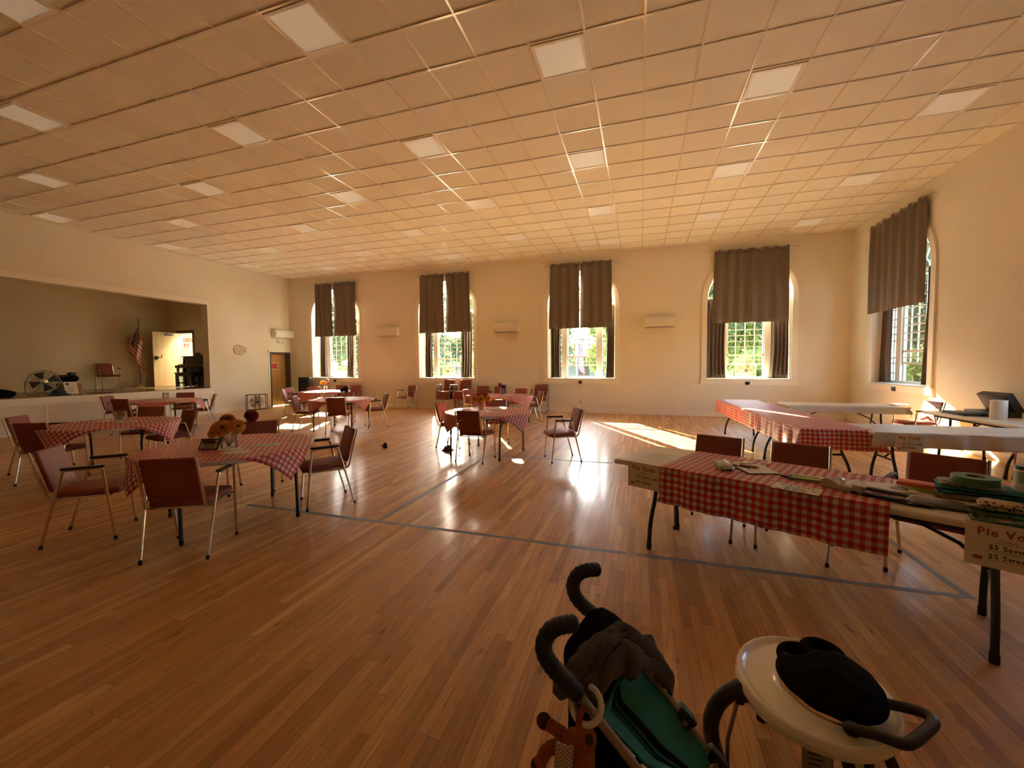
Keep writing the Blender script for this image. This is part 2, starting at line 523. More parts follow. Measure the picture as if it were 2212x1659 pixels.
# ------------------------------------------------------------------ mesh building helpers
class MB:
    def __init__(self):
        self.v = []
        self.f = []
        self.uv = None

    def add(self, vs_, fs):
        o = len(self.v)
        self.v.extend([tuple(p) for p in vs_])
        self.f.extend([tuple(i + o for i in q) for q in fs])
        return self

    def box(self, x0, y0, z0, x1, y1, z1, xf=None):
        p = [Vector((x, y, z)) for z in (z0, z1) for y in (y0, y1) for x in (x0, x1)]
        if xf is not None:
            p = [xf @ q for q in p]
        return self.add(p, [(0, 2, 3, 1), (4, 5, 7, 6), (0, 1, 5, 4), (2, 6, 7, 3), (0, 4, 6, 2), (1, 3, 7, 5)])

    def rbox(self, x0, y0, z0, x1, y1, z1, r=0.01, seg=2, xf=None, puff=0.0):
        bm = bmesh.new()
        bmesh.ops.create_cube(bm, size=1)
        for v in bm.verts:
            v.co = Vector(((x0 + x1) / 2 + v.co.x * (x1 - x0), (y0 + y1) / 2 + v.co.y * (y1 - y0),
                           (z0 + z1) / 2 + v.co.z * (z1 - z0)))
        r = min(r, abs(x1 - x0) * .49, abs(y1 - y0) * .49, abs(z1 - z0) * .49)
        bmesh.ops.bevel(bm, geom=list(bm.edges), offset=r, segments=seg, profile=0.5, affect='EDGES')
        bm.verts.index_update()
        self.add([(xf @ v.co) if xf is not None else v.co.copy() for v in bm.verts],
                 [[v.index for v in f.verts] for f in bm.faces])
        bm.free()
        return self

    def tube(self, pts, r, n=8, closed=False, caps=True):
        pts = [Vector(p) for p in pts]
        k = len(pts)
        rad = r if isinstance(r, (list, tuple)) else [r] * k
        rings = []
        prev = None
        for i, p in enumerate(pts):
            if closed:
                t = pts[(i + 1) % k] - pts[i - 1]
            elif i == 0:
                t = pts[1] - pts[0]
            elif i == k - 1:
                t = pts[-1] - pts[-2]
            else:
                t = (pts[i + 1] - p).normalized() + (p - pts[i - 1]).normalized()
            if t.length < 1e-9:
                t = Vector((0, 0, 1))
            t.normalize()
            if prev is None:
                a = Vector((0, 0, 1)) if abs(t.z) < 0.9 else Vector((1, 0, 0))
                s = t.cross(a).normalized()
            else:
                s = prev - t * prev.dot(t)
                s = s.normalized() if s.length > 1e-6 else t.orthogonal().normalized()
            prev = s
            b = t.cross(s)
            rings.append([p + rad[i] * (math.cos(2 * math.pi * j / n) * s + math.sin(2 * math.pi * j / n) * b)
                          for j in range(n)])
        vs_ = [q for rg in rings for q in rg]
        fs = []
        for i in range(k if closed else k - 1):
            a, b = i * n, ((i + 1) % k) * n
            for j in range(n):
                j2 = (j + 1) % n
                fs.append((a + j, a + j2, b + j2, b + j))
        if caps and not closed:
            fs.append(tuple(range(n - 1, -1, -1)))
            fs.append(tuple((k - 1) * n + j for j in range(n)))
        return self.add(vs_, fs)

    def lathe(self, prof, n=24, c=(0, 0, 0), xf=None, capb=True, capt=True):
        vs_, fs = [], []
        for r, z in prof:
            for j in range(n):
                a = 2 * math.pi * j / n
                q = Vector((c[0] + r * math.cos(a), c[1] + r * math.sin(a), c[2] + z))
                vs_.append(xf @ q if xf is not None else q)
        for i in range(len(prof) - 1):
            for j in range(n):
                j2 = (j + 1) % n
                fs.append((i * n + j, i * n + j2, (i + 1) * n + j2, (i + 1) * n + j))
        if capb:
            fs.append(tuple(range(n - 1, -1, -1)))
        if capt:
            fs.append(tuple((len(prof) - 1) * n + j for j in range(n)))
        return self.add(vs_, fs)

    def grid(self, fn, nu, nv, uvfn=None):
        o = len(self.v)
        vs_ = []
        uvs = []
        for i in range(nu + 1):
            for j in range(nv + 1):
                u, v = i / nu, j / nv
                vs_.append(fn(u, v))
                uvs.append(uvfn(u, v) if uvfn else (u, v))
        fs = []
        for i in range(nu):
            for j in range(nv):
                a = i * (nv + 1) + j
                fs.append((a, a + nv + 1, a + nv + 2, a + 1))
        self.add(vs_, fs)
        if self.uv is None:
            self.uv = {}
        for k, q in enumerate(uvs):
            self.uv[o + k] = q
        return self

    def prism(self, poly, d0, d1, P):
        """poly: 2-d outline, P(a,b,d)->3-d"""
        n = len(poly)
        vs_ = [P(a, b, d0) for a, b in poly] + [P(a, b, d1) for a, b in poly]
        fs = [tuple(range(n)), tuple(range(2 * n - 1, n - 1, -1))]
        for i in range(n):
            j = (i + 1) % n
            fs.append((i, j, n + j, n + i))
        return self.add(vs_, fs)

    def ball(self, c, rx_, ry=None, rz=None, n=16, m=10, xf=None):
        ry = ry or rx_
        rz = rz or rx_
        vs_ = [Vector((0, 0, -1))]
        for i in range(1, m):
            t = -math.pi / 2 + math.pi * i / m
            for j in range(n):
                a = 2 * math.pi * j / n
                vs_.append(Vector((math.cos(t) * math.cos(a), math.cos(t) * math.sin(a), math.sin(t))))
        vs_.append(Vector((0, 0, 1)))
        out = []
        for q in vs_:
            w = Vector((q.x * rx_, q.y * ry, q.z * rz))
            if xf is not None:
                w = xf @ w
            out.append(w + Vector(c))
        fs = []
        for j in range(n):
            fs.append((0, 1 + (j + 1) % n, 1 + j))
        for i in range(m - 2):
            for j in range(n):
                a, b = 1 + i * n + j, 1 + i * n + (j + 1) % n
                fs.append((a, b, b + n, a + n))
        t = len(vs_) - 1
        for j in range(n):
            fs.append((1 + (m - 2) * n + j, 1 + (m - 2) * n + (j + 1) % n, t))
        return self.add(out, fs)

    def mesh(self, name, m, sharp=35):
        me = bpy.data.meshes.new(name)
        me.from_pydata(self.v, [], self.f)
        me.materials.append(m)
        bm = bmesh.new()
        bm.from_mesh(me)
        bmesh.ops.recalc_face_normals(bm, faces=bm.faces)
        bm.to_mesh(me)
        bm.free()
        if self.uv:
            l = me.uv_layers.new(name='UVMap')
            for lp in me.loops:
                l.data[lp.index].uv = self.uv.get(lp.vertex_index, (0, 0))
        me.polygons.foreach_set('use_smooth', [sharp > 0] * len(me.polygons))
        if sharp > 0:
            me.set_sharp_from_angle(angle=R_(sharp))
        me.update()
        return me


def obj(name, mb, m, parent=None, sharp=35, solid=0.0, label=None):
    if isinstance(m, str):
        m = M[m]
    me = mb.mesh(name, m, sharp) if isinstance(mb, MB) else mb
    o = bpy.data.objects.new(name, me)
    COL.objects.link(o)
    if parent is not None:
        o.parent = parent
    if solid > 0:
        md = o.modifiers.new('thickness', 'SOLIDIFY')
        md.thickness = solid
        md.offset = 0
    if label:
        o['label'] = label
    return o


def tag(o, label, cat, group=None):
    o['label'] = label
    o['category'] = cat
    if group:
        o['group'] = group
    return o


def thing(name, label, cat, loc=(0, 0, 0), rz=0.0, group=None):
    o = bpy.data.objects.new(name, None)
    o.empty_display_size = 0.1
    COL.objects.link(o)
    o.location = loc
    o.rotation_euler = (0, 0, rz)
    return tag(o, label, cat, group)


def struct(name, mb, m, parent=None, sharp=35):
    o = obj(name, mb, m, parent, sharp)
    if parent is None:
        o['kind'] = 'structure'
    return o


def dup(root, loc, rz, label, group=None):
    r = root.copy()
    COL.objects.link(r)
    r.location = loc
    r.rotation_euler = (0, 0, rz)
    r['label'] = label
    if group:
        r['group'] = group
    for ch in list(root.children):
        c = ch.copy()
        COL.objects.link(c)
        c.parent = r
        for gch in list(ch.children):
            d = gch.copy()
            COL.objects.link(d)
            d.parent = c
    return r


def text_mesh(name, body, size, m, parent, xf, bold=0.0, extrude=0.0004, align='CENTER', spacing=1.0):
    cu = bpy.data.curves.new(name, 'FONT')
    cu.body = body
    cu.size = size
    cu.align_x = align
    cu.align_y = 'CENTER'
    cu.offset = bold
    cu.extrude = extrude
    cu.space_character = spacing
    cu.resolution_u = 2
    t = bpy.data.objects.new(name + '_curve', cu)
    COL.objects.link(t)
    dg = bpy.context.evaluated_depsgraph_get()
    me = bpy.data.meshes.new_from_object(t.evaluated_get(dg), depsgraph=dg)
    bpy.data.objects.remove(t)
    bpy.data.curves.remove(cu)
    me.name = name
    me.transform(xf)
    me.materials.clear()
    me.materials.append(M[m])
    return obj(name, me, m, parent)


def basis(o, x, y, z):
    return Matrix(((x[0], y[0], z[0], o[0]), (x[1], y[1], z[1], o[1]), (x[2], y[2], z[2], o[2]), (0, 0, 0, 1)))


def arc(c, r, a0, a1, n, ex, ey):
    c, ex, ey = Vector(c), Vector(ex), Vector(ey)
    return [c + r * (math.cos(a0 + (a1 - a0) * i / n) * ex + math.sin(a0 + (a1 - a0) * i / n) * ey) for i in range(n + 1)]


def smooth(pts, it=2):
    pts = [Vector(p) for p in pts]
    for _ in range(it):
        q = [pts[0]]
        for a, b in zip(pts, pts[1:]):
            q += [a * .75 + b * .25, a * .25 + b * .75]
        q.append(pts[-1])
        pts = q
    return pts

# ------------------------------------------------------------------ the room
YB, XL, XR, YF, H = 9.3086, -13.655, 5.3157, -7.2, 5.07
TH = 0.42
SZ = 0.86                     # stage height
PB = lambda u, z, d: Vector((u, YB + d, z))
PR = lambda u, z, d: Vector((XR + d, u, z))
PL = lambda u, z, d: Vector((XL - d, u, z))

b = MB()
b.add([(XL - 0.02, YF - 0.1, 0), (XR + 0.02, YF - 0.1, 0), (XR + 0.02, YB + 0.02, 0), (XL - 0.02, YB + 0.02, 0),
       (XL - 0.02, YF - 0.1, -0.1), (XR + 0.02, YF - 0.1, -0.1), (XR + 0.02, YB + 0.02, -0.1), (XL - 0.02, YB + 0.02, -0.1)],
      [(0, 1, 2, 3), (7, 6, 5, 4), (0, 4, 5, 1), (1, 5, 6, 2), (2, 6, 7, 3), (3, 7, 4, 0)])
struct('floor', b, 'floor')


def arch_wall(name, P, ops, u0, u1):
    """ops: (centre, half width, sill, spring) arched openings"""
    mb = MB()
    N = 20
    ops = sorted(ops)
    for d in (0, TH):
        u = u0
        for c, hw, sill, spr in ops:
            mb.add([P(u, 0, d), P(c - hw, 0, d), P(c - hw, H, d), P(u, H, d)], [(0, 1, 2, 3)])
            mb.add([P(c - hw, 0, d), P(c + hw, 0, d), P(c + hw, sill, d), P(c - hw, sill, d)], [(0, 1, 2, 3)])
            a = [(c - hw * math.cos(math.pi * k / N), spr + hw * math.sin(math.pi * k / N)) for k in range(N + 1)]
            for k in range(N):
                mb.add([P(*a[k], d), P(*a[k + 1], d), P(a[k + 1][0], H, d), P(a[k][0], H, d)], [(0, 1, 2, 3)])
            u = c + hw
        mb.add([P(u, 0, d), P(u1, 0, d), P(u1, H, d), P(u, H, d)], [(0, 1, 2, 3)])
    for c, hw, sill, spr in ops:
        loop = [(c - hw, sill)] + [(c - hw * math.cos(math.pi * k / N), spr + hw * math.sin(math.pi * k / N)) for k in range(N + 1)] + [(c + hw, sill)]
        n = len(loop)
        mb.add([P(*q, 0) for q in loop] + [P(*q, TH) for q in loop],
               [(i, (i + 1) % n, n + (i + 1) % n, n + i) for i in range(n)])
    return struct(name, mb, 'wall')


HW, SILL, SPR = 1.07, 1.09, 3.46
WB = (-11.47, -6.65, -1.87, 2.90)
WR = (7.15, 2.37)  # second window is unseen, assumed for the light on that side
arch_wall('wall_back', PB, [(c, HW, SILL, SPR) for c in WB], XL - 0.2, XR + TH)
arch_wall('wall_right', PR, [(c, 1.04, 1.06, SPR) for c in WR], YF, YB)
b = MB().box(XL - 0.2, YF - 0.2, 0, XR + TH, YF, H)
struct('wall_front', b, 'wall')

# left wall with the stage opening and a doorway
SY0, SY1, SZT = -3.2, 5.975, 3.61
DY0, DY1, DZ = 8.33, 9.21, 2.075
LT = 0.27
b = MB()


def wl_rect(u0, u1, z0, z1):
    b.box(XL - LT, u0, z0, XL, u1, z1)


wl_rect(YF, SY0, 0, H)
wl_rect(SY0, SY1, 0, SZ)
wl_rect(SY0, SY1, SZT, H)
wl_rect(SY1, DY0, 0, H)
wl_rect(DY0, DY1, DZ, H)
wl_rect(DY1, YB, 0, H)
struct('wall_left', b, 'wall')
# stage
SXB, SYS = -17.0, 6.85
b = MB().box(SXB - 0.1, SY0 - 1.0, SZ - 0.12, XL - LT, SYS, SZ - 0.001)
b.box(XL - LT, SY0, SZ - 0.002, XL + 0.03, SY1, SZ + 0.012)
struct('floor_stage', b, 'stagefloor')
b = MB().box(SXB - 0.2, SY0 - 1.2, SZ, SXB, SYS + 0.15, 4.6)
struct('wall_stage_back', b, 'stagewall')
HDX0, HDX1, HDZ = -16.42, -15.62, SZ + 1.98
b = MB().box(SXB, SYS, SZ, HDX0, SYS + 0.15, 4.6)
b.box(HDX1, SYS, SZ, XL - LT, SYS + 0.15, 4.6)
b.box(HDX0, SYS, HDZ, HDX1, SYS + 0.15, 4.6)
struct('wall_stage_right', b, 'stagewall')
b = MB().box(SXB, SY0 - 1.2, SZ, XL - LT, SY0 - 1.0, 4.6)
struct('wall_stage_left', b, 'stagewall')
b = MB().box(SXB - 0.2, SY0 - 1.2, 4.6, XL - LT, SYS + 0.15, 4.7)
struct('ceiling_stage', b, 'stagewall')
# hallway behind the stage door
b = MB().box(-20.0, 8.5, 0.6, XL - LT - 0.02, 8.6, 3.6)
struct('wall_hall_back', b, mat('pale_hall_paint', (0.78, 0.76, 0.66), 0.7))
b = MB().box(-20.1, SYS + 0.15, 0.6, -20.0, 8.6, 3.6)
struct('wall_hall_left', b, MATS['pale_hall_paint'])
b = MB().box(-20.0, SYS + 0.15, SZ - 0.1, XL - LT - 1.3, 8.5, SZ)
struct('floor_hall', b, 'stagefloor')
b = MB().box(-20.0, SYS + 0.15, 3.6, XL - LT, 8.6, 3.7)
struct('ceiling_hall', b, MATS['pale_hall_paint'])
b = MB().box(-20.0, SYS + 0.151, SZ, SXB - 0.2, SYS + 0.2, 3.6)
struct('wall_hall_front', b, MATS['pale_hall_paint'])
b = MB().box(XL - LT - 1.3, 6.99, 0.0, XL - LT - 1.2, 8.5, 3.6)
struct('wall_hall_right', b, MATS['pale_hall_paint'])
# stage lip and trims
b = MB().box(XL, SY0, 0.685, XL + 0.022, 6.06, SZ - 0.004)
struct('trim_1', b, 'trim')
b = MB().box(XL, SY0, SZT, XL + 0.022, SY1 + 0.09, SZT + 0.135)
b.box(XL, SY1, SZ + 0.02, XL + 0.012, SY1 + 0.03, SZT)
struct('trim_2', b, 'trim')
b = MB()
for y in (2.05, 6.00):
    b.box(XL, y - 0.02, 0.0, XL + 0.012, y + 0.02, 0.685)
struct('trim_3', b, 'trim')
# baseboards
b = MB().box(XL, 6.10, 0, XL + 0.016, DY0 - 0.07, 0.15)
struct('baseboard_left', b, 'trim')
b = MB().box(XL + 0.01, YB - 0.016, 0, XR - 0.01, YB, 0.15)
b.box(XL + 0.01, YB - 0.028, 0, XR - 0.01, YB, 0.02)
struct('baseboard_back', b, 'trim')
b = MB().box(XR - 0.016, YF, 0, XR, YB - 0.01, 0.15)
struct('baseboard_right', b, 'trim')

# ceiling: lay-in tiles, exposed bars
T = 0.6096
b = MB().box(XL - 0.3, YF - 0.2, H, XR + TH, YB + TH, H + 0.12)
struct('ceiling', b, 'tile')
b = MB()
for i in range(-22, 9):
    if XL < i * T < XR:
        b.box(i * T - 0.012, YF, H - 0.010, i * T + 0.012, YB, H)
for j in range(-11, 16):
    if YF < j * T < YB:
        b.box(XL, j * T - 0.012, H - 0.0125, XR, j * T + 0.012, H)
b.box(XL, YB - 0.024, H - 0.012, XR, YB, H)
b.box(XL, YF, H - 0.012, XL + 0.024, YB, H)
b.box(XR - 0.024, YF, H - 0.012, XR, YB, H)
struct('trim_4', b, 'tbar')

# ------------------------------------------------------------------ ceiling lights
ORD = ['first', 'second', 'third', 'fourth', 'fifth', 'sixth', 'seventh', 'eighth', 'ninth', 'tenth']


def lamp_cells():
    out = []
    for k, i in enumerate(range(-22, 8, 4)):
        ph = 3 if k % 2 == 0 else 1
        for j in range(-5, 15):
            if j % 4 == ph:
                out.append((i, j))
    return out


proto = None
rows = {}
for i, j in lamp_cells():
    rows.setdefault(j, []).append(i)
for j in sorted(rows):
    for k, i in enumerate(sorted(rows[j])):
        loc = ((i + .5) * T, (j + .5) * T, H)
        lab = 'square ceiling light panel, %s from the stage side in %s' % (
            ORD[k], 'the row over the camera' if j < -3 else 'row %s from the back wall' % ORD[(13 - j) // 2])
        if proto is None:
            proto = thing('ceiling_light', lab, 'ceiling light', loc, 0, 'square ceiling light panels')
            b = MB()
            o, q = 0.288, 0.252
            for x0, y0, x1, y1 in ((-o, -o, o, -q), (-o, q, o, o), (-o, -q, -q, q), (q, -q, o, q)):
                b.box(x0, y0, -0.022, x1, y1, -0.0005)
            obj('frame', b, 'trim', proto)
            b = MB().box(-q, -q, -0.012, q, q, -0.003)
            obj('diffuser', b, 'diffuser', proto)
        else:
            dup(proto, loc, 0, lab)

# ------------------------------------------------------------------ windows
def window(idx, P, c, hw, sill, spr):
    root = bpy.data.objects.new('window_%d' % idx, None)
    COL.objects.link(root)
    root['kind'] = 'structure'
    N = 24

    def band(r0, r1, z0, d0, d1, mb):
        pts = [(-1, z0)] + [(-math.cos(math.pi * k / N), None) for k in range(N + 1)] + [(1, z0)]

        def ring(r):
            return [(c - r, z0)] + [(c - r * math.cos(math.pi * k / N), spr + r * math.sin(math.pi * k / N)) for k in range(N + 1)] + [(c + r, z0)]
        a, q = ring(r0), ring(r1)
        n = len(a)
        V = [P(*t, d0) for t in a] + [P(*t, d0) for t in q] + [P(*t, d1) for t in a] + [P(*t, d1) for t in q]
        F = []
        for i in range(n - 1):
            F += [(i, i + 1, n + i + 1, n + i), (2 * n + i, 3 * n + i, 3 * n + i + 1, 2 * n + i + 1),
                  (i, 2 * n + i, 2 * n + i + 1, i + 1), (n + i, n + i + 1, 3 * n + i + 1, 3 * n + i)]
        F += [(0, n, 3 * n, 2 * n), (n - 1, 3 * n - 1, 4 * n - 1, 2 * n - 1)]
        mb.add(V, F)

    def bx(mb, u0, u1, z0, z1, d0, d1):
        p = [P(u, z, d) for d in (d0, d1) for z in (z0, z1) for u in (u0, u1)]
        mb.add(p, [(0, 1, 3, 2), (4, 6, 7, 5), (0, 4, 5, 1), (2, 3, 7, 6), (0, 2, 6, 4), (1, 5, 7, 3)])
    # casing round the opening, apron under it
    m = MB()
    band(hw + 0.005, hw + 0.145, sill - 0.005, -0.038, -0.0005, m)
    obj('window_casing', m, 'trim', root)
    m = MB()
    bx(m, c - hw - 0.17, c + hw + 0.17, sill - 0.15, sill - 0.005, -0.042, -0.0005)
    obj('window_apron', m, 'trim', root)
    m = MB()
    bx(m, c - hw + 0.001, c + hw - 0.001, sill + 0.0005, sill + 0.02, -0.03, 0.36)
    obj('window_sill', m, 'winwhite', root)
    # frame
    fd0, fd1 = 0.31, 0.39
    m = MB()
    band(hw - 0.06, hw - 0.001, sill + 0.02, fd0, fd1, m)
    bx(m, c - hw + .06, c + hw - .06, sill + 0.02, sill + 0.07, fd0, fd1)
    cs = 0.49
    for s in (-1, 1):
        bx(m, c + s * cs, c + s * (cs + 0.17), sill + 0.07, spr - 0.05, fd0 - 0.02, fd1)
    bx(m, c - hw + .06, c + hw - .06, spr - 0.05, spr + 0.07, fd0 - 0.01, fd1)
    obj('window_frame', m, 'winwhite', root)
    # muntins
    m = MB()
    t = 0.011
    z0, z1 = sill + 0.07, spr - 0.05
    zs = [2.05, 2.21, 2.38, 2.545, 2.77, 3.0, 3.22]
    for z in zs:
        bx(m, c - cs, c + cs, z - t, z + t, 0.34, 0.365)
    for s in (-1, 1):
        for z in [1.30, 1.53, 1.66] + zs:
            bx(m, c + s * 0.66, c + s * (hw - .06), z - t, z + t, 0.34, 0.365)
        bx(m, c + s * 0.835 - t, c + s * 0.835 + t, z0, z1, 0.34, 0.365)
    bx(m, c - cs, c + cs, 1.66 - t, 1.66 + t, 0.34, 0.365)
    for u in (-.245, 0, .245):
        bx(m, c + u - t, c + u + t, 1.53, z1, 0.34, 0.365)
    # fan light bars
    for a in (30, 60, 90, 120, 150):
        q = [(c + r * math.cos(R_(a)) + dd * math.sin(R_(a)), spr + .02 + r * math.sin(R_(a)) - dd * math.cos(R_(a)))
             for r, dd in ((0.3, -t), (hw - .07, -t), (hw - .07, t), (0.3, t))]
        m.prism(q, 0.34, 0.365, lambda u, z, d: P(u, z, d))
    band(0.29, 0.31, spr + 0.07, 0.34, 0.365, m)
    obj('muntins', m, 'winwhite', root)
    # sash rails
    m = MB()
    bx(m, c - cs, c + cs, 1.51, 1.56, 0.33, 0.375)
    bx(m, c - cs, c + cs, 1.775, 1.825, 0.33, 0.385)
    for s in (-1, 1):
        bx(m, c + s * (cs - 0.035), c + s * cs, 1.56, z1, 0.33, 0.385)
        bx(m, c + s * (cs - 0.028), c + s * cs, z0, 1.51, 0.35, 0.385)
    obj('sash_rails', m, 'winwhite', root)
    # glass
    m = MB()
    ln = [(c - hw + .06, sill + .07)] + [(c - (hw - .06) * math.cos(math.pi * k / N), spr + (hw - .06) * math.sin(math.pi * k / N)) for k in range(N + 1)] + [(c + hw - .06, sill + .07)]
    m.prism(ln, 0.351, 0.354, lambda u, z, d: P(u, z, d))
    obj('glass_pane', m, 'glass', root)
    return root


for k, c in enumerate(WB):
    window(k + 1, PB, c, HW, SILL, SPR)
for k, c in enumerate(WR):
    window(5 + k, PR, c, 1.04, 1.06, SPR)

# ------------------------------------------------------------------ doors
b = MB()
for u0, u1, z0, z1 in ((DY0 - .05, DY0 + .02, 0, DZ + .05), (DY1 - .02, DY1 + .05, 0, DZ + .05), (DY0, DY1, DZ - .02, DZ + .05)):
    b.box(XL - LT, u0, z0, XL + 0.012, u1, z1)
d1 = struct('door_1', MB().box(XL - .245, DY0 + .025, 0.012, XL - .20, DY1 - .015, DZ - .012), 'door')
obj('door_frame', b, 'dgrey', d1)
b = MB()
for u0, u1, z0, z1 in ((DY0 - .105, DY0 - .05, 0, DZ + .10), (DY1 + .05, DY1 + .09, 0, DZ + .10), (DY0 - .105, DY1 + .09, DZ + .05, DZ + .10)):
    b.box(XL, u0, z0, XL + 0.016, u1, z1)
obj('door_casing', b, 'trim', d1)
b = MB()
b.rbox(XL - .205, DY0 + .06, .93, XL - .190, DY0 + .11, 1.08, .004)
b.tube([(XL - .19, DY0 + .085, 1.0), (XL - .14, DY0 + .085, 1.0), (XL - .14, DY0 + .20, 1.0)], 0.010)
obj('door_handle', b, 'steel', d1)
sg = thing('door_sign', 'red notice sign with a white border taped to the honey oak door', 'sign', (XL - .1995, 8.66, 1.58))
obj('sign_board', MB().box(0, -.165, -.13, .003, .165, .13), 'paper', sg)
obj('red_face', MB().box(.003, -.145, -.11, .0045, .145, .11), 'signred', sg)
b = MB()
for yy, zz in ((-.07, .045), (.07, .045), (-.07, -.045), (.07, -.045)):
    b.box(.0045, yy - .05, zz - .028, .0055, yy + .05, zz - .012)
    b.box(.0045, yy - .05, zz + .012, .0055, yy + .04, zz + .028)
obj('printed_lines', b, mat('bright_red_print', (.68, .10, .09), .5), sg)

# stage door, standing open
d2 = struct('door_2', MB().box(-.022, -.79, 0.012, .022, 0, 1.96), 'birch')
d2.location = (HDX0 + .02, SYS - .02, SZ)
d2.rotation_euler = (0, 0, R_(-4))
b = MB()
for x0, x1, z0, z1 in ((HDX0 - .05, HDX0 + .03, SZ, HDZ + .06), (HDX1 - .03, HDX1 + .05, SZ, HDZ + .06), (HDX0, HDX1, HDZ - .03, HDZ + .06)):
    b.box(x0, SYS - .015, z0, x1, SYS + .165, z1)
fr = struct('trim_5', b, mat('stage_door_frame', (.18, .17, .15), .5))
b = MB()
b.rbox(.022, -.75, .98, .06, -.66, 1.10, .01)
b.tube([(.05, -.70, 1.04), (.10, -.70, 1.04), (.10, -.58, 1.05), (.10, -.57, 1.15)], .014)
b.rbox(-.06, -.76, .98, -.022, -.66, 1.10, .01)
obj('door_handle', b, 'steel', d2)
b = MB().rbox(.022, -.42, 1.84, .07, -.16, 1.90, .006)
b.tube([(.05, -.38, 1.90), (.2, -.2, 1.93), (.05, .02, 1.95)], .010)
obj('door_closer', b, 'dgrey', d2)

# FOREVER FIT paper lettering on the hall wall
lt = thing('paper_lettering', 'red cut letters reading FOREVER FIT on the pale hall wall behind the stage door', 'lettering', (-18.33, 8.497, 2.66))
BX = basis((0, 0, 0), (1, 0, 0), (0, 0, 1), (0, -1, 0))
text_mesh('letters', 'FOREVER', .215, 'redink', lt, Matrix.Translation((-.40, 0, 0.03)) @ BX, .006, .002, 'LEFT', 1.12)
text_mesh('letters', 'FIT', .215, 'redink', lt, Matrix.Translation((-.25, 0, -.20)) @ BX, .006, .002, 'LEFT', 1.2)
pp = tag(obj('poster', MB().box(-18.35, 8.49, 1.35, -18.05, 8.498, 1.85), mat('faded_red_paper', (.62, .22, .16), .7)),
         'faded red poster low on the pale hall wall behind the piano', 'poster')
# unseen light panel added in place of the hall's daylight
hl = thing('hall_fill_light', 'added light panel standing in for daylight in the hall behind the stage', 'ceiling light', (-15.95, 7.75, 3.6))
obj('frame', MB().rbox(-.3, -.3, -.05, .3, .3, -.001, .01), 'trim', hl)
hg = mat('hall_fill_glow', (.9, .9, .85), .4, emit=(1, .93, .74), emit_s=80)
obj('diffuser', MB().box(-.27, -.27, -.06, .27, .27, -.05), hg, hl)

# ------------------------------------------------------------------ curtains
def upper_curtains(P, c, w0, w1, zr, nm, where, gp=-.10):
    """rod across the head of the window and two short grommet panels"""
    dr = -0.105
    rod = thing('curtain_rod', 'thin metal curtain rod above the %s' % where, 'curtain rod')
    b = MB().tube([P(c - 1.13, zr, dr), P(c + 1.13, zr, dr)], 0.009)
    obj('rod', b, 'grom', rod)
    for s in (-1, 1):
        b = MB().tube([P(c + s * 1.13, zr, dr), P(c + s * 1.15, zr, dr), P(c + s * 1.17, zr, dr)], [0.016, 0.02, 0.012])
        obj('finial', b, 'grom', rod)
        b = MB().tube([P(c + s * 1.10, zr, dr - .002), P(c + s * 1.10, zr - .012, dr * .5), P(c + s * 1.10, zr - .012, 0)], 0.008)
        b.prism([(c + s * 1.10 - .02, zr - .05), (c + s * 1.10 + .02, zr - .05), (c + s * 1.10 + .02, zr + .03), (c + s * 1.10 - .02, zr + .03)], -.006, -.0005, lambda u, z, d: P(u, z, d))
        obj('bracket', b, 'white', rod)
    for k, (a0, a1) in enumerate(((w0, c + nm - gp / 2), (c + nm + gp / 2, w1))):
        nf = 3.5
        ph = rnd.uniform(-.2, .2)
        flare = rnd.uniform(.02, .06)

        def fn(u, v, a0=a0, a1=a1, k=k, ph=ph, flare=flare):
            z = zr + .035 - v * 2.07
            sp_ = flare * v * (-1 if k == 0 else 1)
            gap = .3 * max(0, gp) * math.sin(math.pi * min(1, v * 1.1)) * (1 if k else -1)
            x = a0 + (a1 - a0) * u + (sp_ * ((1 - u) if k == 0 else u)) + gap * (u if k == 0 else 1 - u)
            amp = 0.036 - 0.010 * v
            d = dr + amp * math.sin(2 * math.pi * (u * nf + .25) + ph * v) + .008 * math.sin(9 * u + 4 * v)
            return P(x, z + .004 * math.sin(14 * u), d)
        side = 'left' if k == 0 else 'right'
        cu = thing('curtain', 'short taupe grommet curtain, %s of the pair on the %s' % (side, where), 'curtain',
                   group='short taupe curtains over the window heads')
        b = MB().grid(fn, 56, 14)
        obj('panel', b, 'curtain', cu, sharp=80, solid=.003)
        for i in range(7):
            u = (i + .5) / 7
            q = fn(u, .035 / 2.07)
            dirn = (fn(u + .01, .017) - fn(u - .01, .017)).normalized()
            b = MB().tube(arc(q, .021, 0, 2 * math.pi * 11 / 12, 11, dirn, Vector((0, 0, 1))), .0045, 5, closed=True)
            obj('grommet', b, 'grom', cu)


